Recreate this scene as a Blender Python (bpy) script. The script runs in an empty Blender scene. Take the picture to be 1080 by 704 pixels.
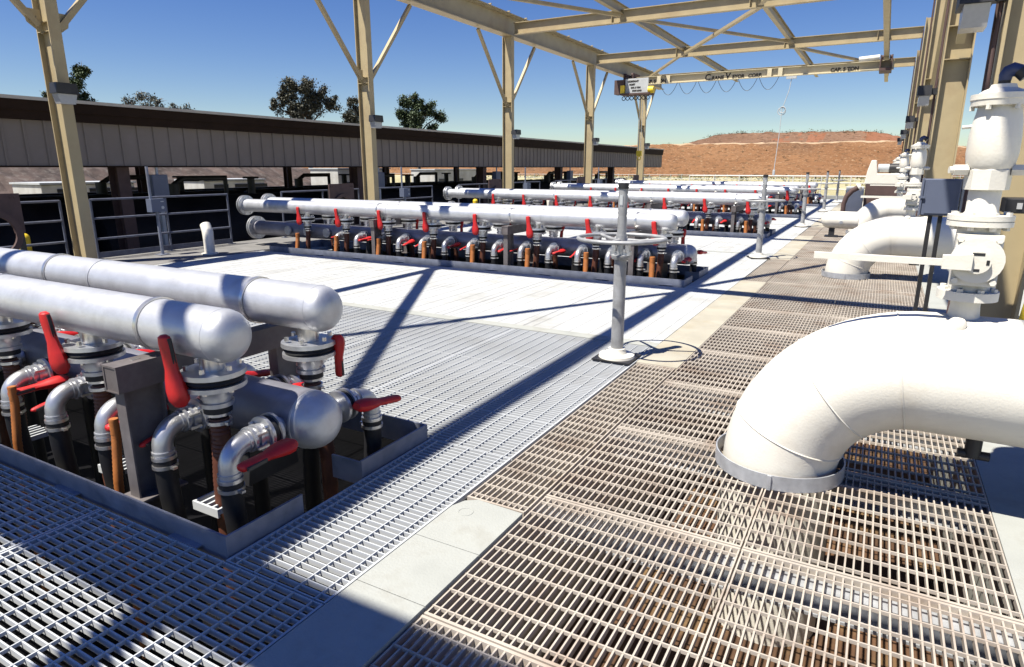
import bpy, bmesh, math, random
from mathutils import Vector, Matrix, noise as mnoise

R = math.radians
SC = bpy.context.scene
COL = SC.collection
rnd = random.Random(7)

# ------------------------------------------------------------------ camera, sky, sun, exposure
F_PX, PITCH, YAW = 682.0, math.atan(175 / 682), math.atan(394 / math.hypot(682, 175))
cam_d = bpy.data.cameras.new('camera')
cam = bpy.data.objects.new('camera', cam_d)
COL.objects.link(cam)
cam_d.sensor_fit = 'HORIZONTAL'
cam_d.sensor_width = 36
cam_d.lens = 36 * F_PX / 1080
cam_d.clip_end = 6000
cam_d.clip_start = 0.05
cam.location = (0, 0, 1.6)
cam.rotation_euler = (math.pi / 2 - PITCH, 0, YAW)
SC.camera = cam

SUN = Vector((-.243, -.425, 1.0)).normalized()
world = bpy.data.worlds.new("World")
SC.world = world
world.use_nodes = True
wn = world.node_tree.nodes
bg = wn['Background']
sky = wn.new('ShaderNodeTexSky')
sky.sky_type = 'NISHITA'
sky.sun_disc = False
sky.sun_elevation = math.asin(SUN.z)
sky.sun_rotation = math.atan2(SUN.x, SUN.y)
sky.altitude = 0
sky.air_density = 1.0
sky.dust_density = 0.12
sky.ozone_density = 3.0
hs = wn.new('ShaderNodeHueSaturation')
hs.inputs['Saturation'].default_value = 1.32
hs.inputs['Hue'].default_value = .521
world.node_tree.links.new(sky.outputs[0], hs.inputs['Color'])
world.node_tree.links.new(hs.outputs[0], bg.inputs[0])
bg.inputs[1].default_value = 0.060
sl = bpy.data.lights.new('sun', 'SUN')
sl.energy = 5.0
sl.angle = R(0.5)
sl.color = (1.0, 0.945, 0.84)
so = bpy.data.objects.new('sun', sl)
COL.objects.link(so)
so.rotation_euler = SUN.to_track_quat('Z', 'Y').to_euler()
SC.view_settings.view_transform = 'Standard'
SC.view_settings.look = 'None'
SC.view_settings.exposure = 0.9
SC.view_settings.gamma = 1
SC.view_settings.use_curve_mapping = False
SC.cycles.max_bounces = 6
SC.cycles.diffuse_bounces = 1


# ------------------------------------------------------------------ materials
def mat(name, base, rough=.6, metal=0, var=.12, scale=6, bump=0, bscale=60, dirt=None, dirt_amt=.5,
        dirt_scale=2.5, detail=6, coord='Object', spec=.5):
    m = bpy.data.materials.new(name)
    m.use_nodes = True
    nt = m.node_tree
    N, L = nt.nodes, nt.links
    p = N['Principled BSDF']
    p.inputs['Roughness'].default_value = rough
    p.inputs['Metallic'].default_value = metal
    p.inputs['Specular IOR Level'].default_value = spec
    tc = N.new('ShaderNodeTexCoord')
    if coord == 'World':
        g = N.new('ShaderNodeNewGeometry')
        src = g.outputs['Position']
    else:
        src = tc.outputs[coord]
    n1 = N.new('ShaderNodeTexNoise')
    n1.inputs['Scale'].default_value = scale
    n1.inputs['Detail'].default_value = detail
    L.new(src, n1.inputs['Vector'])
    r1 = N.new('ShaderNodeValToRGB')
    r1.color_ramp.elements[0].position = .3
    r1.color_ramp.elements[1].position = .7
    r1.color_ramp.elements[0].color = (*[c * (1 - var) for c in base], 1)
    r1.color_ramp.elements[1].color = (*[min(1, c * (1 + var)) for c in base], 1)
    L.new(n1.outputs['Fac'], r1.inputs['Fac'])
    col = r1.outputs['Color']
    if dirt:
        n2 = N.new('ShaderNodeTexNoise')
        n2.inputs['Scale'].default_value = dirt_scale
        n2.inputs['Detail'].default_value = 8
        n2.inputs['Roughness'].default_value = .65
        L.new(src, n2.inputs['Vector'])
        r2 = N.new('ShaderNodeValToRGB')
        r2.color_ramp.elements[0].position = .5
        r2.color_ramp.elements[1].position = .72
        r2.color_ramp.elements[0].color = (0, 0, 0, 1)
        r2.color_ramp.elements[1].color = (dirt_amt,) * 3 + (1,)
        L.new(n2.outputs['Fac'], r2.inputs['Fac'])
        mx = N.new('ShaderNodeMix')
        mx.data_type = 'RGBA'
        L.new(r2.outputs['Color'], mx.inputs[0])
        L.new(col, mx.inputs[6])
        mx.inputs[7].default_value = (*dirt, 1)
        col = mx.outputs[2]
    L.new(col, p.inputs['Base Color'])
    if bump:
        n3 = N.new('ShaderNodeTexNoise')
        n3.inputs['Scale'].default_value = bscale
        n3.inputs['Detail'].default_value = 4
        L.new(src, n3.inputs['Vector'])
        b = N.new('ShaderNodeBump')
        b.inputs['Strength'].default_value = bump
        b.inputs['Distance'].default_value = .01
        L.new(n3.outputs['Fac'], b.inputs['Height'])
        L.new(b.outputs[0], p.inputs['Normal'])
    return m


M = {}
M['grate_l'] = mat('pale_grating', (.47, .49, .505), .7, 0, .08, 1.5, dirt=(.30, .28, .24), dirt_amt=.35, coord='World', dirt_scale=1.3)
M['grate_f'] = mat('close_white_grating', (.44, .45, .445), .75, 0, .06, 1.2, dirt=(.27, .26, .225), dirt_amt=.6, coord='World', dirt_scale=1.4)
M['grate_r'] = mat('weathered_grating', (.43, .38, .32), .6, .0, .16, 2.0, dirt=(.20, .11, .06), dirt_amt=.6, coord='World', dirt_scale=2.2)
M['beam_galv'] = mat('galvanised_steel', (.50, .52, .55), .45, .5, .2, 14, dirt=(.25, .24, .24), dirt_amt=.4)
M['galv_post'] = mat('weathered_galvanised', (.36, .365, .37), .5, .3, .25, 9, dirt=(.20, .19, .17), dirt_amt=.6, dirt_scale=7)
M['galv_shade'] = mat('shade_blue_galvanised', (.22, .24, .30), .5, .35, .25, 10, dirt=(.16, .15, .15), dirt_amt=.5)  # beam shadow over the curb put in as a darker, bluer tone
M['concrete'] = mat('concrete', (.335, .345, .32), .9, 0, .12, 3, .25, 90, dirt=(.19, .175, .14), dirt_amt=.55, coord='World', dirt_scale=3)
M['concrete_dark'] = mat('low_bounce_concrete', (.17, .165, .16), .9, 0, .2, 2, .2, 60, dirt=(.09, .085, .075), dirt_amt=.6, coord='World')  # darker than the other concrete to cut light bounced onto the columns
M['concrete_tan'] = mat('stained_concrete', (.36, .335, .27), .9, 0, .12, 3, .25, 90, dirt=(.30, .24, .13), dirt_amt=.5, coord='World', dirt_scale=2)
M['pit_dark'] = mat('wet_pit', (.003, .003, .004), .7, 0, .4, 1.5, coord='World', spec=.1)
M['pit_brown'] = mat('rusty_pit', (.085, .042, .02), .8, 0, .5, 1.6, .3, 20, dirt=(.22, .14, .06), dirt_amt=.8, coord='World', dirt_scale=2.2)
M['alu'] = mat('brushed_aluminium', (.54, .55, .57), .42, .5, .10, 7, .1, 70, dirt=(.30, .29, .27), dirt_amt=.4, dirt_scale=5)
M['cast'] = mat('cast_aluminium', (.52, .53, .55), .38, .75, .12, 18, dirt=(.25, .23, .21), dirt_amt=.5, dirt_scale=9)
M['steel'] = mat('clamp_steel', (.68, .67, .65), .3, .9, .1, 20)
M['cream'] = mat('tan_steel_paint', (.40, .325, .19), .5, 0, .08, 2.5, dirt=(.24, .14, .07), dirt_amt=.4, dirt_scale=1.2)
M['bridge_paint'] = mat('cream_crane_paint', (.62, .55, .38), .5, 0, .05, 2.5, dirt=(.34, .22, .12), dirt_amt=.25)
M['rail_dark'] = mat('shaded_rail', (.12, .13, .17), .55, .3, .2, 10)  # bluish dark tone puts shade into the rail colour
M['red'] = mat('red_plastic', (.48, .012, .012), .5, 0, .12, 12, dirt=(.25, .02, .02), dirt_amt=.35, dirt_scale=15)
M['rubber'] = mat('black_rubber', (.008, .008, .01), .6, 0, .3, 15)
M['orange'] = mat('orange_hose', (.36, .12, .025), .65, 0, .2, 8, dirt=(.16, .06, .025), dirt_amt=.7, dirt_scale=11)
M['brownhose'] = mat('brown_hose', (.11, .035, .018), .6, 0, .25, 10, dirt=(.04, .02, .015), dirt_amt=.6, dirt_scale=9)
M['stand'] = mat('shaded_stand_paint', (.15, .135, .135), .6, .2, .2, 9, dirt=(.07, .05, .045), dirt_amt=.6)  # darkened: shade of the side faces is put into this colour
M['alu_dark'] = mat('shaded_header_metal', (.27, .27, .31), .45, .5, .12, 6, dirt=(.14, .12, .12), dirt_amt=.5, dirt_scale=4)  # darker copy of the aluminium, shade put into the lower header colour
M['white'] = mat('white_paint', (.73, .70, .62), .45, 0, .04, 3, .12, 90, dirt=(.46, .38, .26), dirt_amt=.32, dirt_scale=3.2)
M['siding'] = mat('painted_siding', (.22, .185, .165), .6, .1, .05, 1.2, dirt=(.28, .24, .24), dirt_amt=.3)
M['roof'] = mat('metal_roof', (.50, .46, .40), .6, 0, .08, 1)
M['gutter'] = mat('brown_gutter', (.026, .015, .010), .7, 0, .15, 3, spec=.1)
M['black'] = mat('black_metal', (.02, .02, .022), .5, 0, .3, 8)
M['brown'] = mat('brown_primer', (.085, .05, .045), .7, 0, .15, 6)
M['lens'] = mat('lamp_lens', (.42, .42, .42), .25, 0, .05, 30)
M['bluebox'] = mat('blue_grey_paint', (.11, .13, .19), .45, 0, .06, 4)
M['greybox'] = mat('grey_paint', (.45, .47, .48), .5, 0, .08, 4)
M['blue'] = mat('blue_fitting', (.035, .05, .12), .45, 0, .1, 10)
M['yellow'] = mat('yellow_paint', (.78, .55, .03), .5, 0, .1, 8)
M['ink'] = mat('black_lettering', (.02, .017, .015), .7, 0, .05, 8)
M['canopy_shade'] = mat('canopy_shade_black', (.014, .014, .018), .6, 0, .3, 3, spec=.2)  # near black: shade under the canopy put into tanks, floor and wall
M['render'] = mat('white_wall_panel', (.48, .48, .46), .7, 0, .12, 1.5, dirt=(.25, .22, .18), dirt_amt=.5, dirt_scale=1)
M['bark'] = mat('bark', (.16, .12, .09), .9, 0, .3, 5)
M['leaf'] = mat('eucalyptus_leaf', (.085, .085, .060), .7, 0, .35, .8, coord='World')
M['leaf2'] = mat('olive_leaf', (.05, .075, .03), .7, 0, .35, .8, coord='World')
M['scrub'] = mat('scrub_leaf', (.08, .085, .035), .8, 0, .4, .5, coord='World')
M['rock'] = mat('rubble', (.065, .045, .038), .9, 0, .6, 1.2, .5, 6, dirt=(.16, .14, .125), dirt_amt=.7, coord='World')


def earth(name, c1, c2, c3, s1, s2, specks=None, blot=None):
    m = bpy.data.materials.new(name)
    m.use_nodes = True
    N, L = m.node_tree.nodes, m.node_tree.links
    p = N['Principled BSDF']
    p.inputs['Roughness'].default_value = .95
    p.inputs['Specular IOR Level'].default_value = .1
    g = N.new('ShaderNodeNewGeometry')

    def ramp(fac, a, b, ca, cb):
        r = N.new('ShaderNodeValToRGB')
        r.color_ramp.elements[0].position, r.color_ramp.elements[1].position = a, b
        r.color_ramp.elements[0].color, r.color_ramp.elements[1].color = (*ca, 1), (*cb, 1)
        L.new(fac, r.inputs['Fac'])
        return r.outputs['Color']

    def noise(s, d=8, rg=.6):
        n = N.new('ShaderNodeTexNoise')
        n.inputs['Scale'].default_value = s
        n.inputs['Detail'].default_value = d
        n.inputs['Roughness'].default_value = rg
        L.new(g.outputs['Position'], n.inputs['Vector'])
        return n.outputs['Fac']

    def mix(f, a, b):
        x = N.new('ShaderNodeMix')
        x.data_type = 'RGBA'
        L.new(f, x.inputs[0])
        L.new(a, x.inputs[6])
        if isinstance(b, tuple):
            x.inputs[7].default_value = (*b, 1)
        else:
            L.new(b, x.inputs[7])
        return x.outputs[2]
    c = ramp(noise(s1), .35, .65, c1, c2)
    c = mix(ramp(noise(s2, 6, .75), .52, .62, (0, 0, 0), (1, 1, 1)), c, c3)
    if blot:
        c = mix(ramp(noise(.012, 5, .6), .52, .62, (0, 0, 0), (.8, .8, .8)), c, blot)
    if specks:
        c = mix(ramp(noise(1.1, 3, .5), .6, .68, (0, 0, 0), (.8, .8, .8)), c, specks)
    L.new(c, p.inputs['Base Color'])
    bp = N.new('ShaderNodeBump')
    bp.inputs['Strength'].default_value = .8
    bp.inputs['Distance'].default_value = 1.0
    L.new(noise(.7, 6, .7), bp.inputs['Height'])
    L.new(bp.outputs[0], p.inputs['Normal'])
    return m


M['field'] = earth('dry_field', (.40, .36, .20), (.52, .47, .29), (.30, .27, .15), .03, .25)
M['hill'] = earth('brown_hillside', (.19, .092, .042), (.26, .14, .07), (.10, .055, .028), .02, .45, (.36, .25, .15), (.115, .07, .045))
M['hill_top'] = earth('purple_brown_hillside', (.15, .085, .055), (.21, .125, .08), (.10, .058, .038), .03, .4, (.27, .19, .14))
M['hill_lip_light'] = earth('pale_hill_lip_light', (.42, .31, .20), (.48, .36, .24), (.34, .23, .14), .05, .4)  # edge highlight along the bench lip, painted as pale earth
M['redrock'] = earth('red_earth', (.22, .095, .05), (.27, .13, .08), (.18, .08, .04), .05, .4)


# ------------------------------------------------------------------ mesh builder
def frame(d):
    d = d.normalized()
    a = Vector((0, 0, 1)) if abs(d.z) < .9 else Vector((1, 0, 0))
    u = d.cross(a).normalized()
    return u, d.cross(u).normalized()


class MB:
    def __init__(s):
        s.v, s.f, s.mi = [], [], []
        s.m = 0

    def mat(s, i):
        s.m = i
        return s

    def face(s, idx):
        s.f.append(idx)
        s.mi.append(s.m)

    def box(s, x0, x1, y0, y1, z0, z1, top_only=False):
        b = len(s.v)
        s.v += [(x0, y0, z0), (x1, y0, z0), (x1, y1, z0), (x0, y1, z0), (x0, y0, z1), (x1, y0, z1), (x1, y1, z1), (x0, y1, z1)]
        for q in ((4, 5, 6, 7), (0, 1, 5, 4), (1, 2, 6, 5), (2, 3, 7, 6), (3, 0, 4, 7), (3, 2, 1, 0)):
            s.face([b + k for k in q])
        return s

    def obox(s, c, ax, ay, az, hx, hy, hz):
        b = len(s.v)
        c = Vector(c)
        ax, ay, az = Vector(ax).normalized() * hx, Vector(ay).normalized() * hy, Vector(az).normalized() * hz
        for k in (-1, 1):
            for i, j in ((-1, -1), (1, -1), (1, 1), (-1, 1)):
                s.v.append(tuple(c + ax * i + ay * j + az * k))
        for q in ((4, 5, 6, 7), (0, 1, 5, 4), (1, 2, 6, 5), (2, 3, 7, 6), (3, 0, 4, 7), (3, 2, 1, 0)):
            s.face([b + k for k in q])
        return s

    def bar(s, p0, p1, w, h):
        """square bar from p0 to p1: width w sideways, height h in the plane of z"""
        p0, p1 = Vector(p0), Vector(p1)
        d = p1 - p0
        u, w2 = frame(d)
        return s.obox((p0 + p1) / 2, d, u, w2, d.length / 2, w / 2, h / 2)

    def sweep(s, pts, rad, seg=16, caps=True):
        pts = [Vector(p) for p in pts]
        n = len(pts)
        rs = rad if isinstance(rad, (list, tuple)) else [rad] * n
        ds = [(pts[i + 1] - pts[i]).normalized() for i in range(n - 1)]
        u, w = frame(ds[0])
        base = len(s.v)
        for i in range(n):
            din = ds[max(0, i - 1)]
            dout = ds[min(n - 2, i)]
            if i > 0 and i < n:
                q = ds[max(0, i - 2)].rotation_difference(din) if i > 1 else None
                if q is not None:
                    u, w = q @ u, q @ w
            nrm = (din + dout).normalized()
            for k in range(seg):
                a = 2 * math.pi * k / seg
                o = (u * math.cos(a) + w * math.sin(a)) * rs[i]
                t = -o.dot(nrm) / max(.2, din.dot(nrm))
                s.v.append(tuple(pts[i] + o + din * t))
        for i in range(n - 1):
            for k in range(seg):
                a, b = base + i * seg + k, base + i * seg + (k + 1) % seg
                s.face([a, b, b + seg, a + seg])
        if caps:
            s.face([base + k for k in range(seg)][::-1])
            s.face([base + (n - 1) * seg + k for k in range(seg)])
        return s

    def cyl(s, p0, p1, r0, r1=None, seg=16, caps=True):
        return s.sweep([p0, p1], [r0, r0 if r1 is None else r1], seg, caps)

    def lathe(s, o, d, prof, seg=24, caps=True):
        """prof: (distance along d, radius)"""
        o, d = Vector(o), Vector(d).normalized()
        u, w = frame(d)
        base = len(s.v)
        for t, r in prof:
            for k in range(seg):
                a = 2 * math.pi * k / seg
                s.v.append(tuple(o + d * t + (u * math.cos(a) + w * math.sin(a)) * r))
        n = len(prof)
        for i in range(n - 1):
            for k in range(seg):
                a, b = base + i * seg + k, base + i * seg + (k + 1) % seg
                s.face([a, b, b + seg, a + seg])
        if caps:
            s.face([base + k for k in range(seg)][::-1])
            s.face([base + (n - 1) * seg + k for k in range(seg)])
        return s

    def ring(s, o, d, r0, r1, h, seg=24):
        """a washer: inner r0, outer r1, thickness h along d"""
        o, d = Vector(o), Vector(d).normalized()
        u, w = frame(d)
        base = len(s.v)
        for t, r in ((0, r0), (0, r1), (h, r1), (h, r0)):
            for k in range(seg):
                a = 2 * math.pi * k / seg
                s.v.append(tuple(o + d * t + (u * math.cos(a) + w * math.sin(a)) * r))
        for i in range(4):
            for k in range(seg):
                a, b = base + i * seg + k, base + i * seg + (k + 1) % seg
                c, e = base + ((i + 1) % 4) * seg + (k + 1) % seg, base + ((i + 1) % 4) * seg + k
                s.face([a, b, c, e])
        return s

    def torus(s, o, d, r, t, seg=32, ts=8):
        o, d = Vector(o), Vector(d).normalized()
        u, w = frame(d)
        base = len(s.v)
        for i in range(seg):
            a = 2 * math.pi * i / seg
            e = u * math.cos(a) + w * math.sin(a)
            for k in range(ts):
                b = 2 * math.pi * k / ts
                s.v.append(tuple(o + e * (r + t * math.cos(b)) + d * t * math.sin(b)))
        for i in range(seg):
            for k in range(ts):
                a, b = base + i * ts + k, base + i * ts + (k + 1) % ts
                c, e = base + ((i + 1) % seg) * ts + (k + 1) % ts, base + ((i + 1) % seg) * ts + k
                s.face([a, b, c, e])
        return s

    def prism(s, poly, axis, a0, a1):
        """poly: 2-D points in the plane across axis ('x': (y,z), 'y': (x,z), 'z': (x,y))"""
        b = len(s.v)
        n = len(poly)
        for a in (a0, a1):
            for p, q in poly:
                s.v.append({'x': (a, p, q), 'y': (p, a, q), 'z': (p, q, a)}[axis])
        s.face([b + k for k in range(n)][::-1])
        s.face([b + n + k for k in range(n)])
        for k in range(n):
            s.face([b + k, b + (k + 1) % n, b + n + (k + 1) % n, b + n + k])
        return s

    def bolts(s, o, d, r, n, br, h):
        o, d = Vector(o), Vector(d).normalized()
        u, w = frame(d)
        for k in range(n):
            a = 2 * math.pi * (k + .5) / n
            c = o + (u * math.cos(a) + w * math.sin(a)) * r
            s.cyl(c, c + d * h, br, seg=6)
        return s

    def ibeam(s, p0, p1, depth, width, tf=.02, tw=.014, up=(0, 0, 1)):
        """I section along p0-p1, flanges facing +-up"""
        p0, p1, up = Vector(p0), Vector(p1), Vector(up).normalized()
        d = (p1 - p0)
        side = d.cross(up).normalized()
        upn = side.cross(d).normalized()
        c, h = (p0 + p1) / 2, d.length / 2
        for k in (-1, 1):
            s.obox(c + upn * k * (depth / 2 - tf / 2), d, side, upn, h, width / 2, tf / 2)
        s.obox(c, d, side, upn, h, tw / 2, depth / 2 - tf)
        return s

    def mesh(s, name, mats, smooth=True, angle=38):
        me = bpy.data.meshes.new(name)
        me.from_pydata(s.v, [], s.f)
        for m in (mats if isinstance(mats, (list, tuple)) else [mats]):
            me.materials.append(M[m])
        me.polygons.foreach_set('material_index', s.mi)
        bm = bmesh.new()
        bm.from_mesh(me)
        bmesh.ops.recalc_face_normals(bm, faces=bm.faces)
        bm.to_mesh(me)
        bm.free()
        if smooth:
            me.polygons.foreach_set('use_smooth', [True] * len(me.polygons))
            me.set_sharp_from_angle(angle=R(angle))
        me.update()
        return me

    def build(s, name, mats, parent=None, smooth=True, loc=None, bevel=0):
        o = put(name, s.mesh(name, mats, smooth), parent, loc)
        if bevel:
            bv = o.modifiers.new('bevel', 'BEVEL')
            bv.width = bevel
            bv.segments = 2
            bv.limit_method = 'ANGLE'
        return o


def put(name, data, parent=None, loc=None, rz=0):
    o = bpy.data.objects.new(name, data)
    COL.objects.link(o)
    if parent:
        o.parent = parent
    if loc:
        o.location = loc
    if rz:
        o.rotation_euler.z = rz
    return o


def tag(o, label, cat, group=None, kind=None):
    o['label'] = label
    o['category'] = cat
    if group:
        o['group'] = group
    if kind:
        o['kind'] = kind
    return o


def thing(name, label, cat, loc=(0, 0, 0), rz=0, group=None):
    return tag(put(name, None, None, loc, rz), label, cat, group)


def struct(o):
    o['kind'] = 'structure'
    return o


def copy_tree(o, parent=None):
    c = o.copy()
    COL.objects.link(c)
    if parent:
        c.parent = parent
    for ch in list(o.children):
        copy_tree(ch, c)
    return c


ORD = ['nearest', 'second nearest', 'third nearest', 'fourth nearest', 'fifth nearest', 'farthest']
BAY = 7.36                                  # spacing of filters and columns
XL, XS0, XS1, XR = -10.6, -1.645, -1.295, .645   # pit edges: left field, strip, right grating
YEND = 43.0

# ------------------------------------------------------------------ ground, hill, deck
me = bpy.data.meshes.new('ground')
me.from_pydata([(-4000, -400, -1.6), (4000, -400, -1.6), (4000, 5000, -1.6), (-4000, 5000, -1.6)], [], [(0, 1, 2, 3)])
me.materials.append(M['field'])
struct(put('ground', me))


def sm(a, b, x):
    t = max(0, min(1, (x - a) / (b - a)))
    return t * t * (3 - 2 * t)


def hill_z(x, y):
    n = mnoise.noise(Vector((x * .02, y * .02, 0))) + .5 * mnoise.noise(Vector((x * .06, y * .06, 3)))
    n2 = mnoise.noise(Vector((x * .25, y * .25, 1)))
    right = 1 - .95 * sm(-8, 75, x)
    h = 13.4 * max(0, min(1, (y + 2.5 * n - 240) / 60)) * (1 - .93 * sm(0, 85, x + 4 * n))
    top = 5.6 * max(0, min(1, (y + 2 * n - 312) / 22)) * sm(-94, -69, x + 2 * n) * (1 - sm(-14, 22, x + 3 * n))
    return -1.7 + h + top + (.35 * n + .5 * n2 + .35 * mnoise.noise(Vector((x * .6, y * .5, 6)))) * min(1, h / 3)


bmv, bmf = [], []
xs = [-420 + 4 * i for i in range(0, 60)] + [-180 + 1.6 * i for i in range(0, 175)] + [100 + 6 * i for i in range(0, 40)]
ys = [234 + 2.2 * j for j in range(0, 56)] + [358, 380, 420]
for y in ys:
    for x in xs:
        bmv.append((x, y, hill_z(x, y)))
nx = len(xs)
for j in range(len(ys) - 1):
    for i in range(nx - 1):
        a = j * nx + i
        bmf.append((a, a + 1, a + nx + 1, a + nx))
me = bpy.data.meshes.new('hill')
me.from_pydata(bmv, [], bmf)
for q in ('hill', 'hill_top', 'hill_lip_light', 'redrock'):
    me.materials.append(M[q])
for p in me.polygons:
    c = p.center
    n_ = 3 * mnoise.noise(Vector((c.x * .03, c.y * .03, 7)))
    if 298.0 < c.y + .3 * n_ < 301.5:
        p.material_index = 2  # painted highlight on the lip of the bench
    elif c.y > 301:
        rk = mnoise.noise(Vector((c.x * .09, c.y * .05, 2))) + .5 * mnoise.noise(Vector((c.x * .3, c.y * .2, 4)))
        p.material_index = 3 if rk - abs(c.x + 37) / 22 > -.15 or rk + (c.x + 6) / 14 > .1 else 1
me.polygons.foreach_set('use_smooth', [True] * len(me.polygons))
struct(put('hill', me))

# deck: slabs, strip, pits
b = MB()
b.box(-12.4, XL, -4, YEND, -1.7, 0)
struct(b.build('floor_slab', 'concrete_dark', smooth=False))
b = MB()
b.box(-27, -12.4, -4, 48, -1.8, -1.58)
struct(b.build('road', 'canopy_shade', smooth=False))  # sunken floor, its near-black colour stands in for canopy shade
b = MB()
b.box(XR, 9, -4, YEND, -1.7, 0)
struct(b.build('pavement', 'concrete', smooth=False))
b = MB()
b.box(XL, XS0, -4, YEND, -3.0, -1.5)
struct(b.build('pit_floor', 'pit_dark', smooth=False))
b = MB()
b.box(XS1, XR, -4, YEND, -1.6, -.95)
struct(b.build('trench_floor', 'pit_brown', smooth=False))
b = MB()
b.box(XL, XR, YEND, YEND + .4, -1.7, .004)
struct(b.build('end_wall', 'concrete', smooth=False))

# strip between the pits: capped, then a low ledge under grating, then flush tan concrete, repeating
b = MB()
b.box(XS0, XS1, -4, 2.44, -1.6, -.06)
struct(b.build('path_wall', 'concrete', smooth=False))
b = MB()
b.box(XS0 + .008, XS1 - .008, -4, 1.66, -.06, .012)
b.box(XS0 + .008, XS1 - .008, 1.664, 2.04, -.06, .012)
b.prism([(XS0 + .008, 2.044), (XS1 - .008, 2.044), (XS1 - .008, 2.43), (XS0 + .09, 2.44), (XS0 + .035, 2.40), (XS0 + .008, 2.33)], 'z', -.06, .012)
b.torus((XS0 + .1, 2.31, .0125), (0, 0, 1), .035, .0018, 24, 6)
struct(b.build('path', 'concrete', smooth=False, bevel=.006))
y = 2.44
k = 0
b1, b2 = MB(), MB()
while y < YEND:
    b1.box(XS0, XS1, y, y + 2.66, -1.6, -.045)
    b2.box(XS0, XS1, y + 2.66, min(YEND, y + BAY), -1.6, .003)
    y += BAY
struct(b1.build('path_ledge', 'concrete_tan', smooth=False))
struct(b2.build('path_tan', 'concrete_tan', smooth=False))

# cross ledges of the left pit and steel under the gratings
b = MB()
for k in range(6):
    yy = 5.64 + k * BAY
    if yy < YEND:
        b.box(XL, XS0, yy, yy + .15, -1.5, .004)
struct(b.build('cross_ledge', 'concrete', smooth=False))
b = MB()
b.box(XL + .0, XL + .35, -4, YEND, -1.5, -.06)
b.box(XL + .55, XL + .75, -4, YEND, -.3, -.06)
struct(b.build('edge_ledge', 'concrete', smooth=False))
seams_r = [1.635 - 1.025, 1.635] + [2.655 + 1.03 * k for k in range(0, 39)]
b = MB()
for y in seams_r:
    b.ibeam((XS1, y - .03, -.098), (XR, y - .03, -.098), .12, .14, .012, .01)
struct(b.build('grating_bearers', 'beam_galv', smooth=False))


# ------------------------------------------------------------------ gratings: every panel is an object
def panel_mesh(name, lx, ly, dense, pitch, bt, bh, cp, ct, m):
    b = MB()
    if dense == 'y':                       # bearing bars run along y
        n = max(1, round((lx - bt) / pitch))
        for i in range(n + 1):
            x = bt / 2 + (lx - bt) * i / n
            b.box(x - bt / 2, x + bt / 2, .012, ly - .012, -bh, 0)
        c = max(1, round(ly / cp))
        for j in range(c):
            y = ly * (j + .5) / c
            b.box(0, lx, y - ct / 2, y + ct / 2, -.012, .0025)
        b.box(0, lx, 0, .013, -bh, .003)
        b.box(0, lx, ly - .013, ly, -bh, .003)
    else:
        n = max(1, round((ly - bt) / pitch))
        for i in range(n + 1):
            y = bt / 2 + (ly - bt) * i / n
            b.box(.012, lx - .012, y - bt / 2, y + bt / 2, -bh, 0)
        c = max(1, round(lx / cp))
        for j in range(c):
            x = lx * (j + .5) / c
            b.box(x - ct / 2, x + ct / 2, 0, ly, -.012, .0025)
        b.box(0, .011, 0, ly, -bh, .001)
        b.box(lx - .011, lx, 0, ly, -bh, .001)
    return b.mesh(name, m, smooth=False)


PM = {}


def panel(x0, x1, y0, y1, dense, m, label, group, z=0.0):
    fine = m == 'grate_f'
    lx, ly = x1 - x0 - .008, y1 - y0 - .008
    key = (round(lx, 3), round(ly, 3), dense, m)
    if key not in PM:
        if dense == 'y':
            PM[key] = panel_mesh('grating_panel', lx, ly, 'y', .0325, .0068, .028, .108, .0062, m)
        elif fine:
            PM[key] = panel_mesh('grating_panel', lx, ly, 'x', .030, .0275, .02, .2, .006, m)
        else:
            PM[key] = panel_mesh('grating_panel', lx, ly, 'x', .036, .0058, .026, .105, .0052, m)
    o = put('grating_panel', PM[key], None, (x0 + .004, y0 + .004, z))
    return tag(o, label, 'grating', group)


GR = 'narrow barred grating panels of the right hand trench'
xm = -.345
for i in range(len(seams_r) - 1):
    for x0, x1 in ((XS1, xm), (xm, XR)):
        panel(x0, x1, seams_r[i], seams_r[i + 1], 'y', 'grate_r',
              'weathered tan bar grating panel over the brown trench beside the white elbows', GR)
for i in range(3):
    for x0, x1 in ((XS1, xm), (xm, XR)):
        panel(x0, x1, .61 - 1.025 * (i + 1), .61 - 1.025 * i, 'y', 'grate_r',
              'weathered tan bar grating panel over the brown trench beside the white elbows', GR)
y = 2.44
while y < YEND - 3:
    panel(XS0 + .01, XS1 - .01, y + .01, y + 2.65, 'y', 'grate_r', 'long narrow grating strip lying over the tan concrete ledge beside a handwheel post',
          'grating strips on the central path')
    y += BAY
GL = 'pale grating panels of the left filter field'
lab = 'pale grey open slatted grating panel around the nearest pipe manifold'
lab2 = 'close set almost white grating panel of the sunlit floor beyond the first cross ledge'
GF = 'close white grating panels farther down the floor'
cols = [XS0 - .004, -3.11] + [-3.11 - 1.03 * k for k in range(1, 8)]
cols.append(XL)
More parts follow.
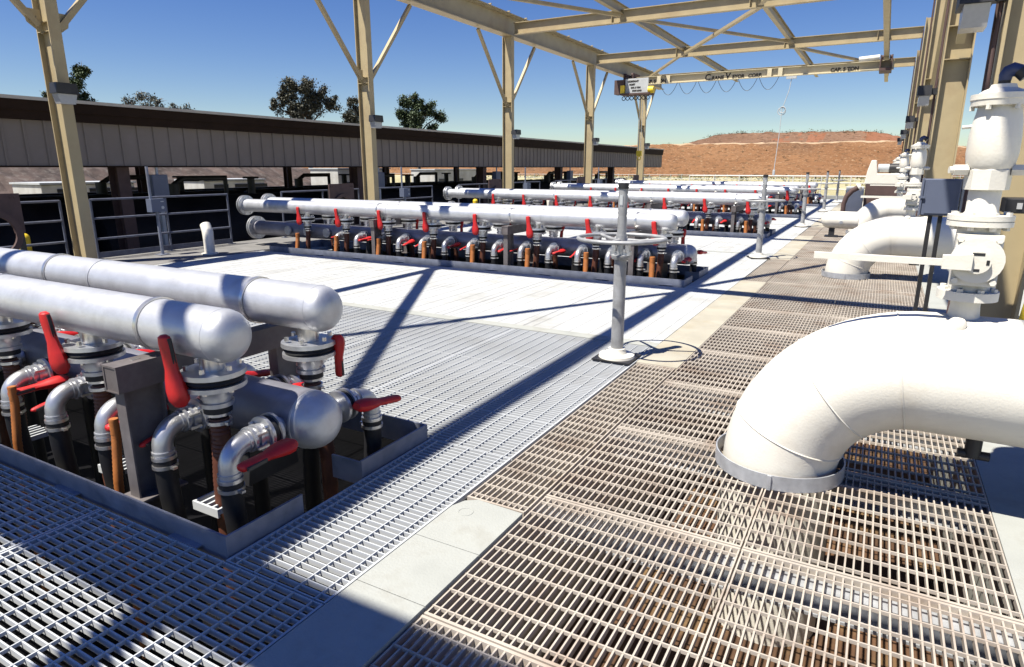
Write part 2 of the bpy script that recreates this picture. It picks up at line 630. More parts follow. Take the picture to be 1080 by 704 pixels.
# in front of the first row
for c in range(len(cols) - 1):
    for y0, y1 in ((-1.57, -.55), (-.55, .47), (.47, 1.5)):
        panel(cols[c + 1], cols[c], y0, y1, 'x', 'grate_l', lab, GL)
panel(-2.225, XS0 - .004, 1.5, 2.95, 'x', 'grate_l', lab, GL)
for k in range(5):
    o = k * BAY
    if k:
        panel(-2.225, XS0 - .004, 1.46 + o, 2.95 + o, 'x', 'grate_f', lab2, GF)
    rows = [2.95, 3.52, 4.54, 5.63] if k < 2 else [2.95, 5.63]
    rows2 = [5.80, 7.30, 8.80] if k < 2 else [5.80, 8.80]
    for rr in (rows, rows2):
        for y0, y1 in zip(rr[:-1], rr[1:]):
            for c in range(len(cols) - 1):
                if y1 + o > YEND:
                    continue
                near = k == 0 and y1 < 5.7
                panel(cols[c + 1], cols[c], y0 + o, y1 + o, 'x', 'grate_l' if near else 'grate_f', lab if near else lab2, GL if near else GF)


# ------------------------------------------------------------------ filter manifolds
def cap_prof(r, ln):
    return [(-.02, r * .985), (-.004, r * 1.0), (-.004, r * 1.012), (.008, r * 1.012), (.009, r)] + \
           [(.009 + ln * math.sin(a), r * math.cos(a) ** .8 if a < 1.57 else .004) for a in [R(x) for x in (15, 30, 45, 58, 70, 80)]] + [(.009 + ln, .006)]


def lever_mesh(long, thick):
    """red lever, pivot at the origin, along +z"""
    b = MB()
    t = thick
    prof = [(-.03, .55), (0, .95), (.04, 1.0), (.09, .85), (.14, .62), (.2, .6), (.26, .62), (.29, .55), (.30, .3)]
    base = len(b.v)
    n = 10
    for z, r in prof:
        zz = z * long / .3
        off = -.018 * max(0, z) / .3
        for k in range(n):
            a = 2 * math.pi * k / n
            b.v.append((math.cos(a) * r * t * .62 + off, math.sin(a) * r * t * .42, zz))
    for i in range(len(prof) - 1):
        for k in range(n):
            a, c = base + i * n + k, base + i * n + (k + 1) % n
            b.face([a, c, c + n, a + n])
    b.face([base + k for k in range(n)][::-1])
    b.face([base + (len(prof) - 1) * n + k for k in range(n)])
    b.mat(1)
    b.cyl((0, -.028, .02), (0, .03, .02), .018, seg=8)
    b.box(.012, .026, -.008, .008, .17 * long / .3, .285 * long / .3)
    return b.mesh('lever', ['red', 'black'])


LEV_UP, LEV_SIDE = lever_mesh(.31, .10), lever_mesh(.28, .085)


def drop_valve_mesh():
    """stub, flanges and coupling hanging under an upper header (axis z from header underside 0 downwards)"""
    b = MB()
    b.mat(1).cyl((0, 0, .03), (0, 0, -.07), .058, seg=20)
    b.mat(0).lathe((0, 0, -.060), (0, 0, -1), [(0, .075), (.001, .148), (.024, .150), (.026, .1)], 28)
    b.mat(2).lathe((0, 0, -.086), (0, 0, -1), [(0, .128), (.018, .140), (.036, .128)], 28)
    b.mat(0).lathe((0, 0, -.123), (0, 0, -1), [(0, .146), (.022, .146), (.024, .09), (.05, .078), (.075, .078), (.078, .066), (.095, .066), (.097, .079), (.118, .079), (.12, .066)], 28)
    b.mat(1).bolts((0, 0, -.052), (0, 0, 1), .118, 6, .013, .022)
    b.mat(1).bolts((0, 0, -.16), (0, 0, 1), .118, 6, .011, .02)
    b.mat(2).cyl((0, 0, -.24), (0, 0, -.275), .066, seg=20)
    b.mat(1).ring((0, 0, -.29), (0, 0, 1), .055, .061, .018, 20)
    b.mat(1).ring((0, 0, -.335), (0, 0, 1), .052, .060, .018, 20)
    b.mat(1).box(.055, .08, -.012, .012, -.335, -.32)
    return b.mesh('drop_valve', ['cast', 'steel', 'rubber'])


def hose_mesh(dx, dy, r, m, ribs=True):
    b = MB()
    pts = [(0, 0, 0), (0, 0, -.1), (dx * .35, dy * .35, -.2), (dx * .8, dy * .8, -.33), (dx, dy, -.48), (dx, dy, -1.4)]
    if ribs:
        fine, rad = [], []
        for i in range(len(pts) - 1):
            a, c = Vector(pts[i]), Vector(pts[i + 1])
            n = max(2, int((c - a).length / .011)) if i < 4 else 12
            for j in range(n):
                fine.append(tuple(a.lerp(c, j / n)))
                rad.append(r * (1.06 if len(rad) % 2 else .97))
        b.sweep(fine + [pts[-1]], rad + [r], 14)
    else:
        b.sweep(pts, r, 16)
    return b.mesh('hose', m)


def branch_mesh():
    """side outlet of the lower header: along -y from the header axis, then down"""
    b = MB()
    d = (0, -1, 0)
    b.mat(0).cyl((0, -.135, 0), (0, -.19, 0), .047, seg=18)
    b.lathe((0, -.188, 0), d, [(0, .05), (.001, .088), (.018, .090), (.019, .06)], 22)
    b.mat(2).lathe((0, -.207, 0), d, [(0, .076), (.012, .082), (.034, .076)], 22)
    b.mat(0).lathe((0, -.242, 0), d, [(0, .088), (.016, .088), (.018, .058), (.045, .052), (.047, .062), (.062, .062), (.064, .05), (.078, .05), (.080, .062), (.094, .062), (.096, .05)], 22)
    b.mat(1).bolts((0, -.262, 0), d, .072, 4, .009, .018)
    b.mat(1).obox((.055, -.30, .03), (1, 0, 0), d, (0, 0, 1), .012, .03, .006)
    b.mat(1).obox((.055, -.30, -.035), (1, 0, 0), d, (0, 0, 1), .012, .03, .006)
    arc = [(0, -.33, 0)] + [(0, -.352 - .098 * math.sin(R(a)), -.098 + .098 * math.cos(R(a))) for a in range(0, 91, 10)] + [(0, -.45, -.15)]
    b.mat(0).sweep(arc, .0485, 18)
    b.ring((0, -.345, 0), d, .046, .0535, .012, 18)
    b.ring((0, -.45, -.115), (0, 0, -1), .046, .054, .012, 18)
    b.mat(1).ring((0, -.45, -.14), (0, 0, -1), .05, .058, .018, 18)
    b.mat(2).cyl((0, -.45, -.148), (0, -.45, -.205), .055, seg=18)
    b.mat(1).ring((0, -.45, -.185), (0, 0, -1), .054, .0605, .018, 18)
    b.mat(1).box(.05, .085, -.462, -.44, -.2, -.188)
    return b.mesh('branch_elbow', ['cast', 'steel', 'rubber'])


DROP, BRANCH = drop_valve_mesh(), branch_mesh()
HOSE_D = hose_mesh(.02, -.06, .036, 'orange')
HOSE_A, HOSE_B = hose_mesh(-.02, -.01, .044, 'brownhose'), hose_mesh(.02, .01, .05, 'rubber', False)
HOSE_C = hose_mesh(.03, .05, .044, 'brownhose')
HF_Y, HB_Y, HL_Y = 1.88, 2.486, 2.19
HF_Z, HL_Z, HR, LR = .845, .36, .127, .149


def make_manifold():
    t = thing('filter_manifold', '', 'pipe manifold', (0, 0, 0), 0, 'rows of filter pipe manifolds')
    for y, z in ((HF_Y, HF_Z), (HB_Y, HF_Z + .015)):
        b = MB()
        b.cyl((-11.5, y, z), (-2.59, y, z), HR, seg=32)
        for xw in (-4.6, -7.7):
            b.ring((xw, y, z), (1, 0, 0), HR - .01, HR + .004, .012, 32)
        h = b.build('header_pipe', 'alu', t)
        b = MB()
        b.lathe((-2.59, y, z), (1, 0, 0), cap_prof(HR, .10), 32)
        b.build('end_cap', 'alu', h)
        b = MB()
        b.lathe((-11.56, y, z), (1, 0, 0), [(0, .10), (.001, .20), (.03, .20), (.031, .15), (.06, .15), (.061, .2), (.09, .2), (.092, .13)], 28)
        b.mat(1).bolts((-11.56, y, z), (-1, 0, 0), .175, 8, .014, .02)
        b.bolts((-11.468, y, z), (1, 0, 0), .175, 8, .014, .02)
        b.build('flange', ['cast', 'steel'], h)
        for xs_ in (-3.06, -5.15, -7.9):
            b = MB()
            b.ring((xs_ - .012, y, z), (1, 0, 0), HR + .002, HR + .009, .024, 32)
            b.box(xs_ - .012, xs_ + .012, y - HR - .045, y - HR - .003, z - .15, z - .142)
            b.box(xs_ - .012, xs_ + .012, y + HR + .003, y + HR + .045, z - .15, z - .142)
            b.build('strap', 'steel', h)
    b = MB()
    b.cyl((-11.6, HL_Y, HL_Z), (-2.40, HL_Y, HL_Z), LR, seg=32)
    lo = b.build('lower_header', 'alu_dark', t)
    b = MB()
    b.lathe((-2.40, HL_Y, HL_Z), (1, 0, 0), cap_prof(LR, .14), 32)
    b.build('end_cap', 'alu', lo)
    b = MB()
    b.lathe((-11.66, HL_Y, HL_Z), (1, 0, 0), [(0, .1), (.001, .24), (.035, .24), (.036, .2), (.06, .2), (.061, .24), (.095, .24), (.096, .16)], 28)
    b.mat(1).bolts((-11.66, HL_Y, HL_Z), (-1, 0, 0), .21, 8, .015, .02)
    b.bolts((-11.564, HL_Y, HL_Z), (1, 0, 0), .21, 8, .015, .02)
    b.build('flange', ['cast', 'steel'], lo)
    for i in range(3):                                   # capped outlets towards the far end
        b = MB()
        b.lathe((-9.4 - .53 * i, HL_Y - .13, HL_Z), (0, -1, 0), [(0, .05), (.05, .05), (.051, .09), (.075, .09), (.076, .07), (.085, .07)], 22)
        b.mat(1).bolts((-9.4 - .53 * i, HL_Y - .206, HL_Z), (0, -1, 0), .075, 4, .01, .014)
        b.build('blind_flange', ['cast', 'steel'], t)
    # upper valves
    for i in range(8):
        x = -2.69 - 1.012 * i
        for y, s in ((HF_Y, 1), (HB_Y, -1)):
            z0 = HF_Z - HR + .012
            v = put('drop_valve', DROP, t, (x, y, z0))
            lv = put('lever', LEV_UP, v, (-.045, -.16, -.175))
            lv.rotation_euler = (R(3) * s + R(rnd.uniform(-3, 3)), R(rnd.uniform(-5, 2)), 0 if s > 0 else math.pi)
            if s < 0:
                lv.rotation_euler = (math.pi + R(rnd.uniform(-3, 3)), R(rnd.uniform(-4, 4)), 0)
                lv.location = (.12, .10, -.06)
                lv.scale = (.75, .75, .72)
            put('hose', HOSE_A if s > 0 else HOSE_C, v, (0, 0, -.31))
            if s > 0:
                put('drain_hose', HOSE_D, t, (x - .60 + rnd.uniform(-.03, .03), 1.70, .36))
    # side outlets
    for i in range(14):
        x = -2.46 - .495 * i
        for s in (1, -1):
            e = put('branch_elbow', BRANCH, t, (x - (0 if s > 0 else -.06), HL_Y, HL_Z), 0 if s > 0 else math.pi)
            lv = put('lever', LEV_SIDE, e, ((.15 if i % 2 == 0 else -.10) if s > 0 else -.13, -.225, (-.035 if i % 2 == 0 else -.03) if s > 0 else .02))
            if i % 2 and s > 0:
                lv.scale = (.6, .6, 1.1)
            lv.rotation_euler = (R(97 + rnd.uniform(-6, 6)), R(rnd.uniform(-8, 8)), R(rnd.uniform(-10, 25)) if i % 2 else R(rnd.uniform(-6, 6)))
            put('hose', HOSE_B, e, (0, -.45, -.19))
    # support stands
    for x in (-3.06, -5.15, -7.9):
        b = MB()
        b.box(x - .055, x - .045, 1.60, 2.78, .575, .69)
        b.box(x - .055, x + .055, 1.60, 2.78, .69, .70)
        b.box(x - .0549, x + .055, 1.60, 2.78, .568, .575)
        b.box(x + .045, x + .055, 1.601, 2.779, .575, .69)
        b.box(x - .0448, x + .0448, 1.604, 1.612, .5752, .6898)
        for y0, y1 in ((1.63, 1.83), (2.54, 2.74)):
            b.box(x - .038, x + .038, y0, y0 + .009, -.1, .568)
            b.box(x - .038, x + .038, y1 - .009, y1, -.1, .568)
            b.box(x - .005, x + .005, y0 + .009, y1 - .009, -.1, .568)
            b.box(x - .08, x + .08, y0 - .03, y1 + .03, .0, .012)
        b.build('support_stand', 'stand', t, smooth=False)
    # curb of the opening
    b = MB()
    zt = .092
    b.box(-10.5, -6.4, 1.525, 1.537, -.06, zt)
    b.box(-6.396, -2.235, 1.525, 1.537, -.06, zt)
    b.box(-2.247, -2.235, 1.5371, 1.95, -.06, zt)
    b.box(-2.247, -2.235, 2.36, 2.93, -.06, zt)
    b.box(-10.5, -2.235, 2.9301, 2.942, -.06, zt)
    b.box(-10.5, -10.488, 1.5371, 2.93, -.12, zt)
    b.box(-2.45, -2.2475, 2.36, 2.372, -.05, zt * .9)
    for q in range(9):
        b.box(-10.2 + q * .95, -10.0 + q * .95, 1.495, 1.525, .001, .007)
    b.build('curb', 'galv_shade', t)
    # short grating offcuts left inside the opening
    for q in range(9):
        xx = -2.85 - q * .9 + (.06 if q % 2 else 0)
        b = MB()
        for w_ in range(5):
            b.box(xx + w_ * .045, xx + w_ * .045 + .012, 1.80, 1.93, -.06, -.03)
        b.box(xx, xx + .192, 1.788, 1.7995, -.075, -.029)
        b.build('grating_offcut', 'grate_l', t, smooth=False)
    # pipe seat under the header cap
    for xx in (-2.75, -5.6, -8.4):
        b = MB()
        b.prism([(2.02, -.02), (2.36, -.02), (2.32, .25), (2.19, .205), (2.06, .25)], 'x', xx - .04, xx + .04)
        b.build('pipe_seat', 'black', t)
    return t


mani = make_manifold()
labs = ['nearest grey pipe manifold with red levers, capped ends filling the lower left',
        'second nearest pipe manifold with long white header, red levers and orange hoses',
        'third nearest white pipe manifold, behind the second long row',
        'fourth nearest white pipe manifold, far down the filter field',
        'farthest white pipe manifold, last row before the end railing']
for k in range(5):
    o = mani if k == 0 else copy_tree(mani)
    o.location.y = BAY * k
    o['label'] = labs[k]
    if not k:
        for ch in o.children:
            if ch.name.startswith('drain_hose'):
                ch.scale = (.62, .62, 1)
    if k:
        for ch in o.children:
            if ch.name.startswith('drain_hose'):
                ch.location.x += .52
                ch.scale = (1.1, 1.1, 1)


# ------------------------------------------------------------------ handwheel posts
def make_post():
    t = thing('handwheel_post', '', 'valve post', (0, 0, 0), 0, 'handwheel posts along the path')
    b = MB()
    b.box(-.165, .165, -.165, .165, .004, .018)
    b.mat(1).lathe((0, 0, .018), (0, 0, 1), [(0, .155), (.022, .150), (.03, .085), (.06, .072), (.075, .072), (.077, .06)], 32)
    b.build('base_plate', ['black', 'white'], t)
    b = MB()
    b.lathe((0, 0, .08), (0, 0, 1), [(0, .053), (.78, .051)], 28)
    b.mat(0).lathe((0, 0, .86), (0, 0, 1), [(0, .072), (.02, .08), (.035, .08), (.037, .05)], 28)
    b.build('pillar', 'galv_post', t)
    b = MB()
    b.box(-.085, .085, -.025, .025, .895, .925)
    b.box(-.075, -.045, -.022, .022, .925, 1.0)
    b.box(.045, .075, -.022, .022, .925, 1.0)
    b.cyl((0, 0, .9), (0, 0, 1.03), .032, seg=16)
    b.bolts((0, 0, .925), (0, 0, 1), .06, 4, .012, .02)
    b.build('yoke', 'cast', t)
    b = MB()
    b.torus((0, 0, 1.03), (0, 0, 1), .355, .0165, 48, 10)
    for a in (20, 140, 260):
        p = Vector((math.cos(R(a)), math.sin(R(a)), 0))
        b.sweep([p * .03 + Vector((0, 0, 1.015)), p * .15 + Vector((0, 0, 1.01)), p * .35 + Vector((0, 0, 1.03))], [.02, .015, .013], 10)
    b.cyl((0, 0, .985), (0, 0, 1.06), .045, seg=20)
    b.build('handwheel', 'galv_post', t)
    b = MB()
    b.cyl((0, 0, 1.06), (0, 0, 1.43), .038, seg=20)
    b.mat(1).box(-.012, .012, -.0415, -.037, 1.3, 1.38)
    c = b.build('stem_cover', ['galv_post', 'greybox'], t)
    b = MB()
    b.cyl((0, 0, 1.43), (0, 0, 1.475), .043, seg=20)
    b.build('cap', 'black', c)
    return t


post = make_post()
labs = ['nearest galvanised handwheel post, standing on the path edge in front of the second manifold',
        'second handwheel post from the camera, beside the end of the third pipe row',
        'third handwheel post from the camera, near the white elbow pipes',
        'fourth handwheel post from the camera, small and far along the path',
        'farthest handwheel post, by the end railing']
for k in range(5):
    o = post if k == 0 else copy_tree(post)
    o.location = (-1.83, 5.12 + 7.34 * k, .004)
    o.rotation_euler.z = R(25 * k)
    o['label'] = labs[k]


# ------------------------------------------------------------------ white elbow pipes with valve towers
def make_elbow():
    t = thing('elbow_pipe', '', 'pipe', (0, 0, 0), 0, 'white elbow pipes rising from the trench')
    b = MB()
    r = .29
    arc = [(.62 - .62 * math.cos(R(a)), 0, .02 + .62 * math.sin(R(a))) for a in range(0, 91, 5)]
    pts = [(0, 0, -.95)] + arc + [(5.2, 0, .64)]
    b.sweep(pts, r, 56)
    b.build('pipe', 'white', t)
    for i in (4, 10, 16):                               # weld beads at the mitres
        b = MB()
        d = (Vector(pts[i + 2]) - Vector(pts[i])).normalized()
        b.torus(Vector(pts[i + 1]), d, r + .0005, .0042, 56, 6)
        b.build('weld_bead', 'white', t)
    b = MB()
    b.ring((0, 0, .004), (0, 0, 1), .325, .332, .078, 48)
    b.box(-.01, .01, -.344, -.332, .004, .082)
    b.build('sleeve', 'beam_galv', t)
    b = MB()
    b.lathe((1.36, 0, .64), (1, 0, 0), [(0, .29), (.001, .37), (.04, .37), (.042, .29), (.052, .29), (.054, .37), (.094, .37), (.095, .29)], 40)
    b.bolts((1.36, 0, .64), (-1, 0, 0), .335, 14, .016, .02)
    b.build('flange', 'white', t)
    b = MB()                                            # drain cock under the pipe
    b.cyl((.86, .02, .36), (.86, .02, .24), .035, seg=12)
    b.cyl((.80, .02, .25), (.93, .02, .25), .022, seg=10)
    b.build('drain_cock', 'black', t)
    b = MB()
    b.prism([(-.14, 0), (.14, 0), (.1, .02), (.05, .37), (-.05, .37), (-.1, .02)], 'x', 2.2, 2.24)
    b.build('support', 'black', t)
    # tower
    x = .725
    b = MB()
    b.lathe((x, 0, .86), (0, 0, 1), [(0, .07), (.09, .062), (.12, .059), (.155, .059)], 28)
    b.lathe((x - .03, -.11, .875), (0, -.25, 1), [(0, .038), (.045, .038), (.058, .028), (.061, .004)], 18)
    b.build('riser', 'white', t)
    b = MB()
    b.lathe((x, 0, 1.012), (0, 0, 1), [(0, .07), (.001, .120), (.042, .120), (.043, .085)], 36)
    b.lathe((x, 0, 1.345), (0, 0, 1), [(0, .085), (.001, .126), (.022, .126), (.0225, .121), (.027, .121), (.0275, .126), (.05, .126), (.051, .07)], 36)
    b.cyl((x, 0, 1.05), (x, 0, 1.35), .082, seg=28)
    b.box(x - .085, x + .085, -.125, -.07, 1.09, 1.315)
    b.prism([(x + .10 * math.cos(R(a)), 1.205 + .10 * math.sin(R(a))) for a in range(0, 360, 15)], 'y', -.145, -.125)
    b.prism([(x + .05 * math.cos(R(a)), 1.20 + .05 * math.sin(R(a))) for a in range(0, 360, 15)], 'y', -.165, -.145)
    for sx in (-1, 1):
        for zz in (1.11, 1.295):
            b.cyl((x + sx * .07, -.125, zz), (x + sx * .07, -.14, zz), .014, seg=6)
    b.bolts((x, 0, 1.33), (0, 0, 1), .104, 8, .014, .016)
    b.bolts((x, 0, 1.055), (0, 0, 1), .102, 8, .014, .014)
    b.bolts((x, 0, 1.395), (0, 0, 1), .106, 8, .013, .014)
    v = b.build('butterfly_valve', 'white', t)
    b = MB()
    b.prism([(x - .02, 1.235), (x - .13, 1.225), (x - .13, 1.165), (x - .02, 1.165)], 'y', -.185, -.145)
    b.box(x - .65, x - .12, -.176, -.152, 1.178, 1.208)
    for dx, dz, w_, h_ in ((0, .035, .045, .012), (-.037, 0, .012, .022), (.037, 0, .012, .022), (0, -.035, .022, .012)):
        b.mat(1).box(x + dx - w_ / 2, x + dx + w_ / 2, -.1665, -.1655, 1.2 + dz - h_ / 2, 1.2 + dz + h_ / 2)
    b.build('lever', ['white', 'black'], v, bevel=.004)
    b = MB()
    b.lathe((x, 0, 1.39), (0, 0, 1), [(0, .075), (.02, .062), (.13, .062)], 28)
    b.lathe((x, 0, 1.505), (0, 0, 1), [(0, .086), (.085, .088), (.10, .07)], 8)
    b.lathe((x, 0, 1.57), (0, 0, 1), [(0, .05), (.012, .075), (.04, .090), (.09, .097), (.16, .096), (.22, .09), (.265, .082), (.285, .08), (.287, .108), (.31, .110), (.312, .113), (.335, .113), (.337, .09), (.352, .07), (.36, .05), (.375, .045)], 36)
    for sx in (-1, 1):
        b.cyl((x + sx * .08, -.02, 1.59), (x + sx * .135, -.03, 1.59), .026, seg=6)
        b.cyl((x + sx * .13, -.03, 1.59), (x + sx * .15, -.035, 1.59), .016, seg=10)
    b.cyl((x - .09, 0, 1.775), (x - .125, 0, 1.772), .008, seg=8)
    b.bolts((x, 0, 1.86), (0, 0, -1), .1, 6, .011, .02)
    a = b.build('air_valve', 'white', t)
    b = MB()
    b.mat(1).cyl((x, 0, 1.94), (x, 0, 1.96), .022, seg=16)
    b.mat(0).sweep([(x, 0, 1.96), (x, 0, 1.98), (x + .008, -.002, 1.995), (x + .025, -.006, 2.003), (x + .05, -.012, 1.995)], [.023, .025, .027, .027, .024], 14)
    b.mat(1).cyl((x + .045, -.011, 1.998), (x + .07, -.016, 1.972), .028, seg=14)
    b.build('vent_elbow', ['blue', 'black'], a)
    return t


elb = make_elbow()
labs = ['nearest large white elbow pipe with lever valve and bottle shaped air valve, right foreground',
        'second nearest white elbow pipe, bending behind the foreground one',
        'third nearest white elbow pipe, partly hidden behind the second elbow',
        'fourth nearest white elbow pipe, far along the right trench',
        'farthest white elbow pipe at the end of the right trench']
for k in range(5):
    o = elb if k == 0 else copy_tree(elb)
    o.location = (-.325 - .012 * k, 3.60 + BAY * k, 0)
    o['label'] = labs[k]


# ------------------------------------------------------------------ steel frame
def lamp(parent_label, group, loc, side, s=1.0):
    t = thing('flood_lamp', parent_label, 'lamp', loc, 0, group)
    b = MB()
    b.prism([(-.17 * s, .0), (.17 * s, .0), (.15 * s, .16 * s), (-.15 * s, .16 * s)], 'x', 0, .2 * s * side)
    b.box(min(0, -.08 * side), max(0, -.08 * side), -.05, .05, .02, .12)
    b.build('hood', 'black', t)
    b = MB()
    b.prism([(-.15 * s, -.002), (.15 * s, -.002), (.11 * s, -.15 * s), (-.11 * s, -.15 * s)], 'x', .015 * side, .17 * s * side)
    b.build('lens', 'lens', t)
    return t


CY = [6.1 + BAY * k for k in range(-1, 5)]
XC, XRC = -11.8, .80
ZB, ZT = 5.97, 6.34
for k, y in enumerate(CY):
    w = ['', 'nearest', 'second nearest', 'third nearest', 'fourth nearest', 'farthest'][k] or 'unseen'
    for x, side in ((XC, 'left'), (XRC, 'right')) if k else ():
        lbl = '%s tan steel column of the %s' % (w, 'runway row, standing before the low canopy building' if side == 'left' else 'row beside the white elbow pipes')
        t = thing('steel_column', lbl, 'column', (x, y, 0), 0, 'tan steel columns of the open frame')
        dp, wd = (.37, .18) if side == 'left' else (.40, .30)
        zt = 5.93 if side == 'left' else 6.6
        b = MB()
        b.ibeam((0, 0, .02), (0, 0, zt), dp, wd, .022, .016, up=(1, 0, 0))
        b.box(-dp / 2 - .05, dp / 2 + .05, -wd / 2 - .03, wd / 2 + .03, 0.003, .02)
        for zz in ((3.8, 3.66) if side == 'left' else (3.8, 3.3)):
            b.box(-dp / 2 + .023, dp / 2 - .023, -wd / 2, -.009, zz, zz + .014)
            b.box(-dp / 2 + .023, dp / 2 - .023, .009, wd / 2, zz, zz + .014)
        b.build('shaft', 'cream', t, smooth=False)
        if side == 'left' or k > 0:
            for s in (-1, 1):
                b = MB()
                zb, ztop = (3.74, 5.86)
                if side == 'left':
                    b.bar((0, s * .15, zb), (0, s * 1.95, ztop), .09, .09)
                else:
                    b.bar((.0, s * .15, 3.55), (.0, s * 2.2, 5.96), .12, .09)
                b.build('knee_brace', 'cream', t, smooth=False)
                if side == 'left':
                    b = MB()
                    b.prism([(s * .091, 3.62), (s * .30, 3.78), (s * .34, 3.98), (s * .091, 3.98)], 'x', -.008, .008)
                    for bz, by in ((3.74, .15), (3.86, .15), (3.86, .25)):
                        b.cyl((-.02, s * by, bz), (.02, s * by, bz), .018, seg=6)
                    b.build('gusset', 'cream', t, smooth=False)
        if side == 'right':                              # conduits up the column
            b = MB()
            b.cyl((-dp / 2 - .03, -.08, .1), (-dp / 2 - .03, -.08, 6.2), .014, seg=8)
            b.cyl((-dp / 2 - .03, .03, 1.2), (-dp / 2 - .03, .03, 6.2), .02, seg=8)
            b.sweep([(-dp / 2 - .035, -.1, 2.9), (-dp / 2 - .04, -.16, 2.4), (-dp / 2 - .03, -.1, 1.7), (-dp / 2 - .03, -.1, .9)], .012, 6)
            b.build('conduit', 'brown', t)
    if k > 0:
        lamp('small flood lamp with black hood on the %s left column' % w, 'flood lamps on the columns', (XC + .29, y - .12, 2.72), 1)
        lamp('small flood lamp with black hood on the %s right column' % w, 'flood lamps on the columns', (XRC - .29, y - .12, 2.75 if k > 1 else 2.70), -1)

# runway beams
b = MB()
b.ibeam((XC + .02, -3, 6.25), (XC + .02, 38.6, 6.25), .64, .34, .025, .016)
b.box(XC - .22, XC + .26, -3, 38.6, 6.571, 6.60)
for yy in [q * 1.2 for q in range(0, 32)]:
    b.box(XC + .2, XC + .30, yy, yy + .04, 6.601, 6.64)
tag(b.build('runway_beam', 'cream', smooth=False), 'deep brown crane runway beam carried on the left columns', 'beam', 'long beams of the open frame')
for x, l in ((-7.75, 'long overhead roof beam nearer the left columns, crossing the frame'), (-3.72, 'long overhead roof beam over the middle of the floor')):
    b = MB()
    b.ibeam((x, -3, ZT + .02), (x, 39.5, ZT + .0), .27, .15, .016, .012)
    tag(b.build('roof_beam', 'cream', smooth=False), l, 'beam', 'long beams of the open frame')
b = MB()
b.ibeam((-.52, -3, 6.12), (-.52, 41.2, 6.12), .32, .17, .02, .014)
tag(b.build('crane_rail', 'cream', smooth=False), 'long overhead rail beam carrying the right end of the crane', 'beam', 'long beams of the open frame')
for k, y in enumerate(CY):
    w = ['hidden', 'nearest', 'second nearest', 'third nearest', 'fourth nearest', 'farthest'][k]
    b = MB()
    b.ibeam((XC + .25, y + .012 * 0, (ZB + ZT) / 2 - .003), (XRC - .22, y, (ZB + ZT) / 2 - .003), ZT - ZB, .30 if k == 0 else .18, .02, .012)  # unseen first beam gets a wider flange to broaden its floor shadow
    for x in (-7.75, -3.62, -.52):
        for s in (-1, 1):
            b.box(x - .3, x - .285, min(y + .007 * s, y + .085 * s), max(y + .007 * s, y + .085 * s), ZB + .02, ZT - .03)
    tag(b.build('cross_beam', 'cream', smooth=False), '%s cream cross beam spanning overhead between the two column rows' % w, 'beam', 'cross beams of the open frame')
# flat bracing
for k in range(5):
    y0, y1 = CY[k], CY[k + 1]
    segs = [(-7.75, -3.62), (-3.62, -7.75)] if k % 2 == 0 or k == 3 else []
    if k == 3:
        segs = [(-7.75, -3.62), (-3.62, -7.75)]
    if k == 0:
        segs = [(-7.75, -3.62), (-3.62, -7.75)]
    if k == 2:
        segs = [(-11.6, -7.75), (-.52, -3.62)]
    if k == 1:
        segs = [(-7.75, -11.6), (-3.62, -.52)]
    if k == 4:
        segs = [(-7.75, -11.6), (-3.62, -.52)]
    for j, (xa, xb) in enumerate(segs):
        b = MB()
        z = 6.16 if j == 0 else 6.04
        b.bar((xa, y0 + .14, z), (xb, y1 - .14, z), .12 if j == 0 else .14, .09)
        tag(b.build('roof_brace', 'cream', smooth=False),
            'flat diagonal roof brace overhead, bay %s, slanting %s' % (['behind the viewer', 'above the first floor', 'above the second floor', 'just before the crane', 'above the crane'][k],
             'away to the middle' if j == 0 else 'away to the side'), 'brace', 'diagonal braces of the open frame')

# ------------------------------------------------------------------ overhead crane
YB = 32.4
t = thing('overhead_crane', 'cream overhead travelling crane bridge with black lettering', 'crane', (0, YB, 0))
b = MB()
b.ibeam((-11.2, 0, 5.68), (-.2, 0, 5.68), .36, .24, .02, .012)
for x in (-10.0, -9.55, -5.0, -4.55):
    b.box(x - .09, x + .09, -.121, -.115, 5.50, 5.845)
br = b.build('bridge_beam', ['bridge_paint'], t, smooth=False)


def lettering(txt, size, x, y, z, parent, m='ink', sh=0, rot=(math.pi / 2, 0, 0)):
    cu = bpy.data.curves.new('lettering', 'FONT')
    cu.body = txt
    cu.size = size
    cu.extrude = .004
    cu.shear = sh
    cu.offset = .008
    o = bpy.data.objects.new('lettering', cu)
    COL.objects.link(o)
    dg = bpy.context.evaluated_depsgraph_get()
    me = bpy.data.meshes.new_from_object(o.evaluated_get(dg))
    me.materials.clear()
    me.materials.append(M[m])
    bpy.data.objects.remove(o)
    q = put('lettering', me, parent, (x, y, z))
    q.rotation_euler = rot
    w = max(v.co.x for v in me.vertices)
    return q, w


yl = -.0145
x = -7.85
for ch, sz in (('C', .36), ('RANE', .21), ('V', .36), ('EYOR', .21), ('CORP.', .21)):
    if ch == 'CORP.':
        x += .1
    q, w = lettering(ch, sz, x, yl, 5.54, br, sh=.12)
    x += w + .05
lettering('CAP. 5 TON', .2, -2.55, yl, 5.56, br)
lettering('CAP. 5 TON', .2, -10.75, yl, 5.56, br)
for x0 in (-11.65, -.72):
    b = MB()
    x1 = x0 + .5 if x0 < -5 else x0 + .45
    b.box(x0, x1, -.55, .55, 5.42, 5.52)
    b.box(x0, x0 + .04, -.5, .5, 5.52, 6.02)
    b.box(x1 - .04, x1, -.5, .5, 5.52, 6.02)
    for yy in (-.4, .4):
        b.cyl((x0 + .04, yy, 5.95), (x0 + .12, yy, 5.95), .07, seg=14)
        b.cyl((x1 - .12, yy, 5.95), (x1 - .04, yy, 5.95), .07, seg=14)
    b.build('end_truck', 'brown', t, smooth=False)
b = MB()
